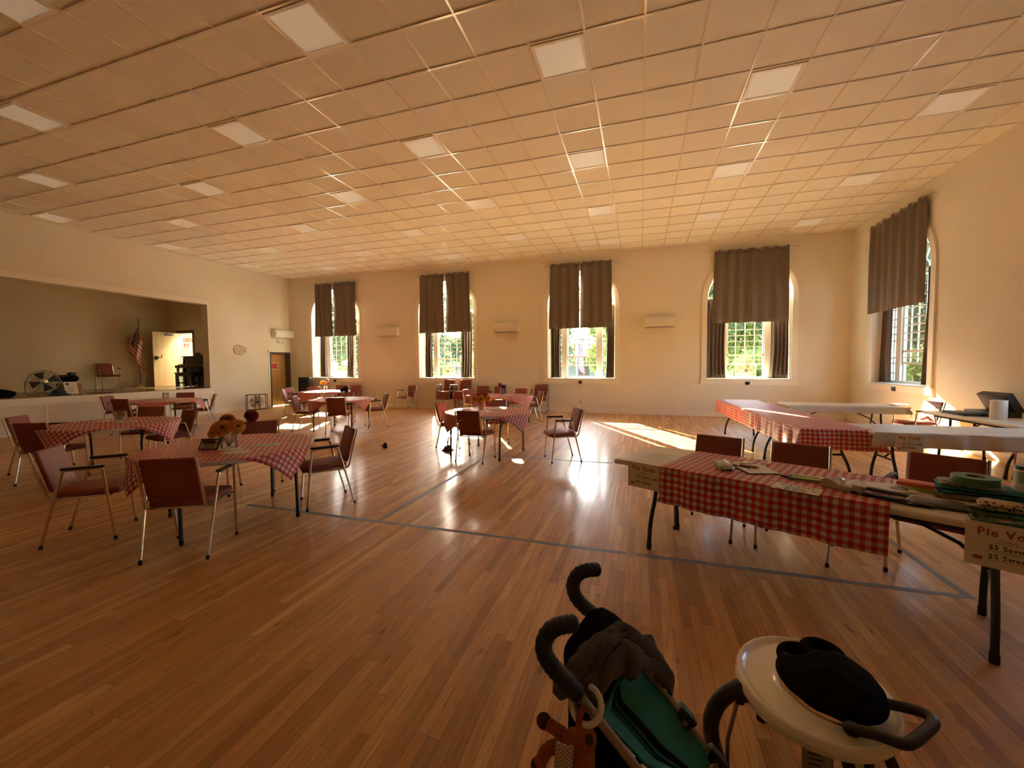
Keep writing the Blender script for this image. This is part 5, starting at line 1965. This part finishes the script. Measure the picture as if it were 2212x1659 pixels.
m_bill = mat('pale_green_paper', (.52, .56, .42), .6)
sheet('paper_slip', 'pale green printed slip on the nearest round table, right of the vase', -3.69, -.70, VZ, .27, .11, 35, m_bill)
sheet('paper_napkin', 'white paper napkin in front of the vase on the nearest round table', -3.66, -1.04, VZ, .24, .14, 25, 'paper')
sheet('paper_napkin', 'white paper sheet under the vase edge on the nearest round table', -3.83, -.93, VZ, .20, .13, 8, 'paper')
sheet('paper_sheet', 'creased white leaflet by the glass jar on the left round table', -7.36, .16, VZ, .26, .16, 50, 'paper')
sheet('paper_sheet', 'white leaflet left of the glass jar on the left round table', -7.80, .10, VZ, .28, .2, 30, 'paper')
sheet('paper_sheet', 'white leaflet near the empty jar on the stage-side round table', -11.15, 3.28, VZ, .3, .2, 50, 'paper')
t = vase('glass_jar', 'clear square glass jar on the left round table', -7.54, .20, [(.066, 0), (.072, .006), (.072, .15)], 'jar')
obj('jar_label', MB().lathe([(.0, .02), (.04, .022), (.043, .07), (.0, .075)], 20), 'beige', t)
vase('glass_jar', 'empty clear glass jar on the round table closest to the stage', -11.75, 3.45, [(.066, 0), (.07, .006), (.07, .15)], 'jar')
for nm, x, y, prof, items in (
    ('dark flowers', -7.10, 4.57, [(.045, 0), (.05, .005), (.042, .09), (.05, .15)],
     ((-.05, -.02, .20, .05, 'f_blk', 'pom'), (.06, .0, .19, .05, 'f_blk', 'pom'), (.0, .04, .25, .055, 'f_blk', 'pom'), (.0, -.05, .15, .035, 'f_wht', 'gerbera'))),
    ('sunlit far', -9.72, 6.82, [(.05, 0), (.055, .005), (.05, .17)],
     ((-.14, -.02, .27, .075, 'f_yel', 'gerbera'), (-.03, -.05, .29, .06, 'f_or', 'gerbera'), (.08, .0, .34, .068, 'f_pnk', 'gerbera'), (.02, -.04, .24, .05, 'f_pnk', 'gerbera'), (.0, .0, .22, .045, 'f_red', 'pom'))),
    ('centre', -2.72, 2.83, [(.042, 0), (.046, .005), (.046, .14)],
     ((-.11, -.03, .20, .078, 'f_or', 'gerbera'), (.02, -.06, .20, .08, 'f_or', 'gerbera'), (.14, .0, .21, .075, 'f_or', 'gerbera'), (-.05, .03, .27, .065, 'f_dor', 'gerbera'), (.08, .03, .27, .065, 'f_dor', 'gerbera'))),
    ('far centre', -3.58, 6.50, [(.05, 0), (.055, .005), (.05, .19)],
     ((-.08, -.02, .30, .055, 'f_pnk', 'gerbera'), (.03, -.03, .29, .055, 'f_wht', 'gerbera'), (.12, .0, .27, .052, 'f_wht', 'gerbera'), (-.03, -.05, .25, .048, 'f_red', 'pom'), (.06, -.02, .22, .05, 'f_blk', 'pom')))):
    tn = {'dark flowers': 'the table with the dark flowers', 'sunlit far': 'the sunlit far table', 'centre': 'the centre table', 'far centre': 'the far centre table'}[nm]
    vase('flower_vase', 'clear glass vase of flowers on ' + tn, x, y, prof)
    V = Vector((x, y, VZ + .01))
    cn = {'f_blk': 'dark', 'f_wht': 'white', 'f_yel': 'yellow', 'f_or': 'orange', 'f_pnk': 'pale pink', 'f_red': 'crimson', 'f_dor': 'rust red'}
    for k, (dx, dy, dz, r, m, kd) in enumerate(items):
        pos = 'left' if dx < -.04 else 'right' if dx > .055 else 'middle'
        flower('%s flower at the %s of the bouquet on %s%s' % (cn[m], pos, tn, ' '.strip()),
               V, V + Vector((dx, dy, dz)), r, m, 'flowers on ' + tn, kd, 14)
for k, (dx, dy, rz) in enumerate(((.04, -.10, 20), (.16, -.04, 60))):
    sheet('leaflet', 'folded printed leaflet by the vase on the centre table, %s one' % ('left', 'right')[k], -2.70 + dx, 2.80 + dy, VZ, .22, .14, rz, 'paper')
sheet('leaflet', 'white leaflet at the right on the table with the dark flowers', -6.72, 4.42, VZ, .26, .16, 30, 'paper')
for k, (x, y, tn) in enumerate(((-2.52, 3.0, 'right of the vase on the centre table'), (-3.08, 2.93, 'left of the vase on the centre table'), (-3.3, 6.2, 'on the far centre table near its front'))):
    tag(obj('paper_plate', MB().lathe([(0, .001), (.08, .001), (.105, .014), (.11, .015), (.08, .004), (0, .004)], 32, (x, y, VZ)), 'paper'), 'white disc standing for a plate ' + tn, 'plate')  # white discs put where spots of sun fall on the cloths

# ------------------------------------------------------------------ umbrella stroller
st = thing('stroller', 'teal umbrella stroller with black hook handles, cut by the bottom photo edge', 'stroller', (.1, -2.74, 0))
OFF = Vector((-.1, 2.74, 0))
W = lambda *p: Vector(p) + OFF
A = [W(-.136, -2.627, .92), W(-.175, -2.658, .927), W(-.198, -2.676, .915), W(-.207, -2.69, .885), W(-.188, -2.699, .85), W(-.113, -2.682, .79)]
A2 = [W(-.113, -2.682, .79), W(.065, -2.614, .56), W(.2, -2.575, .36), W(.40, -2.51, .07)]
B_ = [W(-.162, -2.909, .92), W(-.2, -2.939, .927), W(-.222, -2.954, .915), W(-.233, -2.967, .885), W(-.216, -2.964, .845), W(-.15, -2.941, .768)]
B2 = [W(-.15, -2.941, .768), W(-.099, -2.915, .69), W(.05, -2.87, .48), W(.20, -2.83, .33), W(.39, -2.76, .07)]


def resample(pts, n):
    pts = [Vector(p) for p in pts]
    L = [0]
    for p, q in zip(pts, pts[1:]):
        L.append(L[-1] + (q - p).length)
    out = []
    for i in range(n):
        s = L[-1] * i / (n - 1)
        k = max(j for j in range(len(L)) if L[j] <= s + 1e-9)
        k = min(k, len(pts) - 2)
        out.append(pts[k].lerp(pts[k + 1], (s - L[k]) / max(1e-9, L[k + 1] - L[k])))
    return out


for P_, P2 in ((A, A2), (B_, B2)):
    g_ = resample(smooth(P_, 3), 70)
    obj('handle_grip', MB().tube(g_, [.0195 + (.0014 if (i // 2) % 2 else 0) - (.002 if i in (0, 69) else 0) for i in range(70)], 14), 'rubber', st)
    obj('pole', MB().tube(P2, .0115, 10), 'alu', st)
for p, q in ((A2[1].lerp(A2[2], .35), .35), (A2[2], .3), (B2[2], .3)):
    o = obj('joint', MB().rbox(-.030, -.020, -.028, .030, .020, .028, .008), 'black', st)
    o.location = p
    o.rotation_euler = (0, R_(50), R_(10))
    obj('joint_rivet', MB().lathe([(0, 0), (.008, 0), (.008, .004), (0, .005)], 10, xf=Matrix.Translation((0, -.020, 0)) @ Matrix.Rotation(R_(90), 4, 'X')), 'alu', o)
for p, q in ((A2[1].lerp(A2[2], .35), W(-.20, -2.61, .07)), (B2[2], W(-.22, -2.93, .07))):
    obj('rear_leg', MB().tube([p, q], .011, 8), 'black', st)
obj('cross_bar', MB().tube([W(-.19, -2.62, .10), W(.2, -2.85, .33)], .008, 8), 'alu', st)
obj('cross_bar', MB().tube([W(-.21, -2.92, .10), W(.2, -2.59, .36)], .008, 8), 'alu', st)
for p in (W(.40, -2.50, 0), W(.39, -2.755, 0), W(-.20, -2.61, 0), W(-.22, -2.93, 0)):
    for s in (-1, 1):
        X = Matrix.Translation(p + Vector((0, s * .024, .062))) @ Matrix.Rotation(R_(90), 4, 'X')
        o = obj('wheel', MB().lathe([(.035, -.010), (.056, -.012), (.062, -.006), (.062, .006), (.056, .012), (.035, .010), (.035, -.010)], 24, xf=X, capb=False, capt=False), 'rubber', st)
        obj('wheel_hub', MB().lathe([(0, -.008), (.034, -.009), (.034, .009), (0, .008)], 16, xf=X), 'dgrey', o)
# teal seat sling
Lc = resample([W(-.061, -2.811, .735), W(-.101, -2.884, .68), W(.01, -2.826, .525), W(.108, -2.735, .44), W(.19, -2.71, .33)], 30)
Rc = resample([W(-.045, -2.668, .70), W(.062, -2.625, .555), W(.2, -2.585, .355), W(.27, -2.565, .27)], 30)


def sling(u, v):
    k = u * 29
    i = min(int(k), 28)
    a, c = Lc[i].lerp(Lc[i + 1], k - i), Rc[i].lerp(Rc[i + 1], k - i)
    p = a.lerp(c, v)
    sag = math.sin(math.pi * v)
    n = Vector((-.55, -.1, -.8))
    return p + n * (.030 * sag + .006 * math.sin(v * 15 + u * 3) * (1 - u))


obj('seat_sling', MB().grid(sling, 40, 24), 'teal', st, sharp=80, solid=.006)
for v0, v1, w in ((.26, .30, .018), (.46, .50, .022)):
    def strap(u, v, v0=v0, v1=v1, w=w):
        u_ = .03 + .95 * u
        p = sling(u_, v0 + (v1 - v0) * u)
        q = sling(u_, v0 + (v1 - v0) * u + .05)
        d = (q - p).normalized()
        return p + d * w * (v - .5) + Vector((.3, .0, .9)) * (.008 + .006 * math.sin(5 * u))
    obj('harness_strap', MB().grid(strap, 26, 2), 'blackcloth', st, sharp=80, solid=.002)
# black canopy between the poles, black back and side cloths
Cc = [W(-.120, -2.690, .838), W(-.165, -2.755, .838), W(-.205, -2.845, .815), W(-.190, -2.905, .78)]
Dc = [W(-.005, -2.668, .725), W(-.045, -2.75, .735), W(-.09, -2.82, .735), W(-.12, -2.895, .72)]
C1, D1 = resample(smooth(Cc, 2), 20), resample(smooth(Dc, 2), 20)


def canopy(u, v):
    k = u * 19
    i = min(int(k), 18)
    a, c = C1[i].lerp(C1[i + 1], k - i), D1[i].lerp(D1[i + 1], k - i)
    return a.lerp(c, v) + Vector((-.1, 0, 1)) * (.022 * math.sin(math.pi * v) + .006 * math.sin(u * 9))


obj('canopy', MB().grid(canopy, 24, 14), 'blackcloth', st, sharp=80, solid=.006)


def lining(u, v):
    k = u * 19
    i = min(int(k), 18)
    a = D1[i].lerp(D1[i + 1], k - i) + Vector((0, 0, -.012))
    q = sling(.04, 1 - u) + Vector((-.01, 0, -.012))
    return a.lerp(q, v) + Vector((0, 0, -.02)) * math.sin(math.pi * v)


obj('canopy_lining', MB().grid(lining, 20, 10), 'blackcloth', st, sharp=80, solid=.003)


def backcloth(u, v):
    p = W(-.185, -2.86, .775).lerp(W(-.20, -2.83, .25), u)
    q = W(-.105, -2.885, .685).lerp(W(.12, -2.80, .25), u)
    return p.lerp(q, v) + Vector((.0, -.02, 0)) * math.sin(math.pi * v)


obj('back_cloth', MB().grid(backcloth, 20, 12), 'blackcloth', st, sharp=80, solid=.004)


def sidecloth(u, v):
    k = (.25 + .75 * u) * 29
    i = min(int(k), 28)
    p = Lc[i].lerp(Lc[i + 1], k - i) + Vector((-.01, -.012, -.012))
    q = resB[i] + Vector((0, .014, -.16 - .05 * math.sin(3 * u)))
    return p.lerp(q, v) + Vector((0, 0, -.015)) * math.sin(math.pi * v)


resB = resample(B2, 38)[:30]
obj('side_cloth', MB().grid(sidecloth, 24, 10), 'blackcloth', st, sharp=80, solid=.004)


def basket(u, v):
    x = -.16 + .40 * u
    y = -2.60 - .28 * v
    return W(x, y, .17 + .05 * abs(u - .5) * 2 + .04 * (2 * abs(v - .5)) ** 2)


obj('basket', MB().grid(basket, 12, 12), 'blackcloth', st, sharp=80, solid=.004)
# fleece thrown over the top
hd = thing('fleece_jacket', 'grey brown fleece jacket draped over the top of the teal stroller', 'jacket', (.1, -2.74, 0))
O1 = resample(smooth([W(-.195, -2.915, .765), W(-.165, -2.86, .800), W(-.115, -2.785, .812), W(-.066, -2.735, .812), W(.002, -2.69, .775), W(.045, -2.655, .69), W(.076, -2.625, .60)], 2), 30)
I1 = resample(smooth([W(-.140, -2.930, .715), W(-.108, -2.895, .725), W(-.070, -2.845, .745), W(-.038, -2.80, .745), W(.002, -2.74, .705), W(.042, -2.675, .63), W(.072, -2.630, .555)], 2), 30)


def fleece(u, v):
    k = u * 29
    i = min(int(k), 28)
    a, c = O1[i].lerp(O1[i + 1], k - i), I1[i].lerp(I1[i + 1], k - i)
    p = a.lerp(c, v)
    n = noise.noise(Vector((u * 6, v * 3, 7)))
    fo = abs(math.sin(v * 5.5 + 2.2 * math.sin(u * 5) + u * 4)) ** .7
    return p + Vector((.15, -.1, 1)) * (.018 * math.sin(math.pi * v) + .022 * n + .020 * fo + .014 * noise.noise(Vector((u * 13, v * 6, 2))))


obj('jacket_body', MB().grid(fleece, 60, 24), 'greyfleece', hd, sharp=80, solid=.014)
b = MB().tube(resample(smooth([W(-.205, -2.935, .745), W(-.165, -2.885, .795), W(-.115, -2.815, .815), W(-.075, -2.775, .812)], 2), 14), [.012, .022, .025, .024, .026, .027, .024, .026, .027, .025, .026, .027, .024, .014], 12)
b.v = [(x + .006 * noise.noise(Vector((x * 30, y * 30, z * 30))), y, z + .006 * noise.noise(Vector((y * 30, x * 30, z * 30)))) for x, y, z in b.v]
obj('sleeve', b, 'greyfleece', hd, 80)
b = MB().tube(resample(smooth([W(-.070, -2.79, .800), W(-.045, -2.785, .795), W(-.03, -2.80, .765), W(-.045, -2.825, .745)], 2), 10), [.012, .022, .026, .026, .027, .025, .026, .024, .02, .01], 12)
obj('cuff', b, 'greyfleece', hd, 80)
# ring and plush hanging on the near pole
rp = W(-.133, -2.934, .742)
t = thing('teething_ring', 'clear white ring looped round the near stroller pole', 'ring', rp - OFF)
pd = (B2[1] - B2[0]).normalized()
ex = pd.cross(Vector((0, 0, 1))).normalized()
ex2 = (Vector((-.3, -.7, .62))).normalized()
e1 = ex2.orthogonal().normalized()
e2 = ex2.cross(e1)
obj('outer_ring', MB().tube([.037 * (math.cos(2 * math.pi * k / 36) * e1 + math.sin(2 * math.pi * k / 36) * e2) for k in range(36)], .0075, 10, closed=True), mat('pearly_ring_plastic', (.66, .60, .50), .2, coat=.5), t)
obj('inner_ring', MB().tube([.026 * (math.cos(2 * math.pi * k / 36) * e1 + math.sin(2 * math.pi * k / 36) * e2) for k in range(36)], .003, 8, closed=True), 'clear', t)
t = thing('plush_toy', 'orange plush animal toy with grey herringbone cloth, hanging from the ring', 'toy', Vector((-.165, -2.955, .63)))
b = MB().ball((.01, .0, .0), .045, .034, .062, 18, 12)
b.v = [(x + .004 * noise.noise(Vector((x * 40, y * 40, z * 40))), y, z) for x, y, z in b.v]
obj('body', b, 'orange', t, 80)
obj('head', MB().ball((.032, -.008, .055), .028, .026, .028, 16, 10), 'orange', t)
for s in (-1, 1):
    obj('ear', MB().ball((.045, -.008 + s * .020, .073), .010, .007, .014, 10, 8), 'brown', t)
for q, r in (([(-.02, -.01, .03), (-.055, -.02, .015), (-.075, -.022, -.03)], .015), ([(-.02, .01, .035), (-.05, .012, .045), (-.070, .015, .05)], .015), ([(0, -.012, -.05), (-.02, -.02, -.085), (-.028, -.02, -.12)], .016), ([(.03, -.01, -.05), (.04, -.012, -.09), (.035, -.012, -.12)], .016)):
    o = obj('limb', MB().tube(resample(q, 7), r, 12), 'orange', t)
    obj('paw', MB().ball(q[-1], r * 1.25, r * 1.2, r * 1.2, 12, 8), 'brown', o)
obj('herringbone_cloth', MB().grid(lambda u, v: Vector((-.028 + .040 * v + .012 * u - .008 * math.sin(4 * u), -.042 + .012 * (v - .5) ** 2 - .006 * math.sin(3 * u), .060 - .21 * u)), 24, 8, lambda u, v: (v, u)), 'herring', t, sharp=80, solid=.004)
obj('ring_tab', MB().tube([(.02, -.008, .07), (.018, -.004, .10), (.028, .02, .112)], .008, 8), 'orange', t)

# ------------------------------------------------------------------ baby seat with the white ring tray
bs = thing('baby_seat', 'round ivory baby seat tray with a black fabric seat and black grab handle', 'baby seat', (.568, -2.233, 0))
ZT = .42
ya = R_(-14)


def ell(r0, r1, a):
    x, y = r1 * math.cos(a), r0 * math.sin(a)
    return x * math.cos(ya) - y * math.sin(ya), x * math.sin(ya) + y * math.cos(ya)


HC = Vector((.030, -.020))


def tray(u, v):
    a = 2 * math.pi * u
    ox, oy = ell(.262, .236, a)
    ix, iy = .132 * math.cos(a) + HC.x, .150 * math.sin(a) + HC.y
    prof = [(0.0, -.03), (0.02, -.012), (.05, .0), (.10, .004), (.16, -.001), (.24, -.010), (.5, -.012), (.85, -.010), (.94, .0), (1.0, .002), (1.02, -.02)]
    k = v * (len(prof) - 1)
    i = min(int(k), len(prof) - 2)
    s = prof[i][0] + (prof[i + 1][0] - prof[i][0]) * (k - i)
    z = prof[i][1] + (prof[i + 1][1] - prof[i][1]) * (k - i)
    return Vector((ox + (ix - ox) * s, oy + (iy - oy) * s, ZT + z))


obj('ring_tray', MB().grid(tray, 72, 30), 'ivory', bs, sharp=80, solid=.005)
b = MB().lathe([(.234, -.05), (.222, -.07), (.15, -.075), (.12, -.06)], 48, (0, 0, ZT), capb=False, capt=False)
obj('under_ring', b, 'ivory', bs, solid=.004)


def seatf(u, v):
    a = 2 * math.pi * u
    r = v
    x, y = HC.x + .012 + .150 * r * math.cos(a), HC.y + .165 * r * math.sin(a)
    z = .020 + .085 * math.sqrt(max(0, 1 - (r * .98) ** 2))
    # two leg openings with a strap between them, on the far left side
    for px_, py_, w, dp in ((-.055, .075, .036, .085), (.020, .115, .034, .075)):
        d2 = ((x - HC.x - px_) ** 2 + (y - HC.y - py_) ** 2) / w ** 2
        z -= dp * math.exp(-d2 * 1.6)
    z += .006 * noise.noise(Vector((x * 22, y * 22, 3)))
    return Vector((x, y, ZT + z - .012 * (1 if r > .97 else 0)))


obj('fabric_seat', MB().grid(seatf, 64, 24), 'blackcloth', bs, sharp=80, solid=.006)
b = MB().tube(arc((HC.x - .045, HC.y + .075, ZT + .045), .058, R_(60), R_(300), 18, (1, 0, 0), (0, 1, .1)), .020, 10)
obj('leg_hole_roll', b, 'blackcloth', bs, 80)
b = MB().tube(arc((HC.x + .035, HC.y + .115, ZT + .055), .055, R_(-40), R_(200), 18, (1, 0, 0), (0, 1, .1)), .019, 10)
obj('leg_hole_roll', b, 'blackcloth', bs, 80)
LO = Vector((-.568, 2.233, 0))
hp = [Vector(q) + LO for q in ((.600, -2.440, .445), (.650, -2.460, .460), (.700, -2.484, .465), (.722, -2.480, .468), (.822, -2.388, .470), (.838, -2.362, .470), (.825, -2.335, .468), (.755, -2.310, .455), (.705, -2.300, .44))]
obj('grab_handle', MB().tube(resample(smooth(hp, 2), 40), .0155, 12), 'char', bs)
for q in (hp[0], hp[-1]):
    obj('handle_socket', MB().ball(q, .024, .024, .02, 12, 8), 'black', bs)
lg = [Vector(q) + LO for q in ((.335, -2.280, .388), (.300, -2.296, .375), (.262, -2.300, .335), (.238, -2.292, .262), (.240, -2.28, .18), (.262, -2.27, .10), (.285, -2.262, .028))]
o = obj('curved_leg', MB().tube(resample(smooth(lg, 2), 26), .0275, 14), 'char', bs)
obj('foot_cap', MB().tube([lg[-1] + Vector((-.003, 0, .02)), lg[-1] + Vector((0, 0, -.028))], .031, 14), 'rubber', o)
obj('leg_bracket', MB().rbox(-.255, -.085, .355, -.175, -.02, .398, .012), 'black', bs)
obj('bracket_knob', MB().lathe([(0, -.012), (.016, -.012), (.016, .012), (0, .014)], 14, (-.235, -.05, .345)), 'black', bs)
obj('wire_loop', MB().tube(arc((-.345, -.075, .245), .026, 0, 2 * math.pi * 17 / 18, 17, (.3, .5, .2), (0, .3, 1)), .003, 6, closed=True), 'char', bs)
obj('thin_rod', MB().tube([(-.225, -.02, .37), (-.262, .0, .14), (-.26, .01, .0)], .0075, 8), 'alu', bs)
for q in (((.02, -.20, .36), (.06, -.235, .18), (.09, -.26, .0)), ((.14, -.16, .36), (.22, -.16, .18), (.27, -.16, .0)), ((-.05, .20, .36), (-.06, .27, .18), (-.07, .31, .0)), ((.16, .12, .36), (.22, .17, .18), (.26, .20, .0))):
    o = obj('leg', MB().tube(q, .0165, 10), 'black', bs)
    obj('foot_cap', MB().tube([Vector(q[2]) + Vector((0, 0, .03)), q[2]], .021, 10), 'rubber', o)
obj('white_rod', MB().tube([(.055, -.19, .36), (.10, -.215, .19), (.12, -.23, .02)], .006, 8), 'white', bs)
tg = MB().grid(lambda u, v: Vector((-.085 + .085 * u, -.175 - .012 * v + .006 * math.sin(3 * u), .345 - .10 * v)), 6, 6)
ob = obj('care_tag', tg, mat('grey_care_tag', (.30, .28, .24), .7), bs, sharp=80, solid=.001, label='grey printed care tag hanging under the tray')
b = MB()
for k in range(4):
    b.box(-.070, -.1835 - .0015 * k, .315 - .016 * k, -.035 + .01 * (k % 2), -.1825 - .0015 * k, .319 - .016 * k)
obj('printed_lines', b, 'ink', ob)

# ------------------------------------------------------------------ outdoors
GZ = -0.75
b = MB()
b.add([(-60, YB + TH + .01, GZ), (XR + TH + 14, YB + TH + .01, GZ), (XR + TH + 14, YB + 20, GZ), (-60, YB + 20, GZ)], [(0, 1, 2, 3)])
b.add([(XR + TH + .01, -40, GZ), (XR + TH + 14, -40, GZ), (XR + TH + 14, YB + TH + .01, GZ), (XR + TH + .01, YB + TH + .01, GZ)], [(0, 1, 2, 3)])
struct('ground_outside_bounce', b, mat('pale_bounce_ground', (.50, .47, .41), .9, var=.1, vscale=.8))  # unseen pale ground added to bounce sun up to the ceiling
b = MB()
b.add([(-260, -200, GZ - .03), (260, -200, GZ - .03), (260, 320, GZ - .03), (-260, 320, GZ - .03)], [(0, 1, 2, 3)])
struct('ground_outside_lawn', b, 'lawn')
b = MB()
b.add([(-160, 56, GZ - .015), (160, 56, GZ - .015), (160, 64, GZ - .015), (-160, 64, GZ - .015)], [(0, 1, 2, 3)])
struct('ground_outside_road', b, 'road')


def hill_fn(u, v):
    a = R_(-20 + 150 * u)
    r = 110 + 25 * v
    z = GZ - .1 + (11 + 5.5 * noise.noise(Vector((u * 14, 0, 3))) + 2 * noise.noise(Vector((u * 60, v * 3, 1)))) * (v ** .6)
    return Vector((r * math.cos(a), r * math.sin(a), z))


struct('outside_wooded_hill', MB().grid(hill_fn, 160, 8), 'hillm')


def make_tree(seed, h, cr_, nleaf, m, leaf=.30):
    rg = random.Random(seed)
    t = thing('tree', 'x', 'tree')
    b = MB()
    b.tube(smooth([(0, 0, 0), (.1, .05, h * .3), (-.05, .1, h * .6), (0, 0, h * .85)]), [.16 * h / 6] * 3 + [.1 * h / 6] * 3 + [.05] * 20 if False else .022 * h, 7)
    for k in range(5):
        a = k * 1.3
        z = h * (.35 + .09 * k)
        b.tube([(0, 0, z), (cr_ * .5 * math.cos(a), cr_ * .5 * math.sin(a), z + h * .16)], .010 * h, 5)
    obj('trunk', b, 'bark', t)
    b = MB()
    blobs = [(rg.uniform(-.55, .55) * cr_, rg.uniform(-.55, .55) * cr_, h * rg.uniform(.30, .88), cr_ * rg.uniform(.35, .6)) for _ in range(16)]
    for k in range(nleaf):
        x, y, z, r = rg.choice(blobs)
        d = Vector((rg.gauss(0, 1), rg.gauss(0, 1), rg.gauss(0, 1))).normalized() * r * rg.uniform(.6, 1.0)
        p = Vector((x, y, z)) + d
        n1 = Vector((rg.gauss(0, 1), rg.gauss(0, 1), rg.gauss(0, 1))).normalized()
        n2 = n1.orthogonal().normalized()
        s = leaf * rg.uniform(.6, 1.3)
        b.add([p - n1 * s, p + n2 * s * .5, p + n1 * s, p - n2 * s * .5], [(0, 1, 2, 3)])
    me = bpy.data.meshes.new('foliage')
    me.from_pydata(b.v, [], b.f)
    me.materials.append(M[m])
    obj('foliage', me, m, t)
    return t


tk = [make_tree(3, 11.5, 3.6, 3600, 'leaf', .38), make_tree(5, 10.0, 3.2, 3200, 'leafy', .36), make_tree(9, 3.2, 1.9, 1900, 'leafy', .22)]
TL = ('tall dark green tree ', 'tall yellow green tree ', 'rounded bright green shrub ')
WIN = ('nearest the stage', 'second from the stage', 'third from the stage', 'nearest the right corner', 'in the right-hand wall')
first = [True, True, True]
for x, y, kd, lab in (
    (-36.6, 36, 0, 'left in the back-wall window ' + WIN[0]), (-33.5, 38, 1, 'mid pane in the back-wall window ' + WIN[0]), (-30.2, 37, 0, 'right in the back-wall window ' + WIN[0]),
    (-23.4, 38, 0, 'left in the back-wall window ' + WIN[1]), (-17.2, 39, 0, 'right in the back-wall window ' + WIN[1]), (-20.0, 33, 2, 'low in the back-wall window ' + WIN[1]),
    (-9.4, 40, 0, 'left of the flagpole in the back-wall window ' + WIN[2]), (-2.3, 38, 1, 'right in the back-wall window ' + WIN[2]),
    (5.3, 34, 0, 'left in the window ' + WIN[3]), (8.2, 37, 1, 'mid pane in the window ' + WIN[3]),
    (11.6, 35, 0, 'right in the window ' + WIN[3]), (7.8, 27, 2, 'behind the box fan in the window ' + WIN[3]),
    (18.5, 31, 0, 'left in the window ' + WIN[4]), (20, 27.5, 1, 'mid pane in the window ' + WIN[4]),
    (24, 36, 0, 'far off in the window ' + WIN[4]), (14.0, 22.5, 2, 'low in the window ' + WIN[4]),
):
    if first[kd]:
        first[kd] = False
        t = tk[kd]
        t.location = (x, y, GZ)
        t['label'] = TL[kd] + lab
        t['group'] = 'trees outside the windows'
    else:
        dup(tk[kd], (x, y, GZ), rnd.uniform(0, 6), TL[kd] + lab, 'trees outside the windows')
# neighbouring building
bd = thing('neighbour_building', 'pale long building across the lawn, seen through the second and third windows', 'building', (-17, 47, GZ))
obj('walls', MB().box(-14, 0, 0, 16, 9, 3.4), 'siding', bd)
b = MB().prism([(-1, 3.3), (10, 3.3), (4.5, 5.6)], -14.6, 16.6, lambda a, z, d: Vector((d, a, z)))
obj('roof', b, 'roofm', bd)
for k in range(8):
    x = -12 + 3.6 * k
    w = obj('window', MB().box(x, -.06, 1.0, x + 1.3, .02, 2.4), 'dgrey', bd)
fp = thing('flagpole', 'white flagpole with a limp flag on the lawn outside the third window', 'flagpole', (-5.1, 30, GZ))
obj('pole', MB().tube([(0, 0, 0), (0, 0, 9)], .05), 'winwhite', fp)
def flf(u, v):
    return Vector((.05 + .55 * u + .1 * math.sin(5 * u + 2 * v), .1 * math.sin(8 * u + v), 4.2 - 1.9 * v - .9 * u))
obj('flag', MB().grid(flf, 16, 12), 'flag', fp, sharp=80, solid=.004)
for k, x in enumerate((-3.6, -3.2)):
    tag(obj('bollard', MB().lathe([(.09, 0), (.09, 1.0), (.05, 1.06)], 12, (x, 24, GZ)), 'winwhite'),
        'white bollard on the lawn outside the third window, %s of the pair' % ('left', 'right')[k], 'bollard', 'white bollards outside')
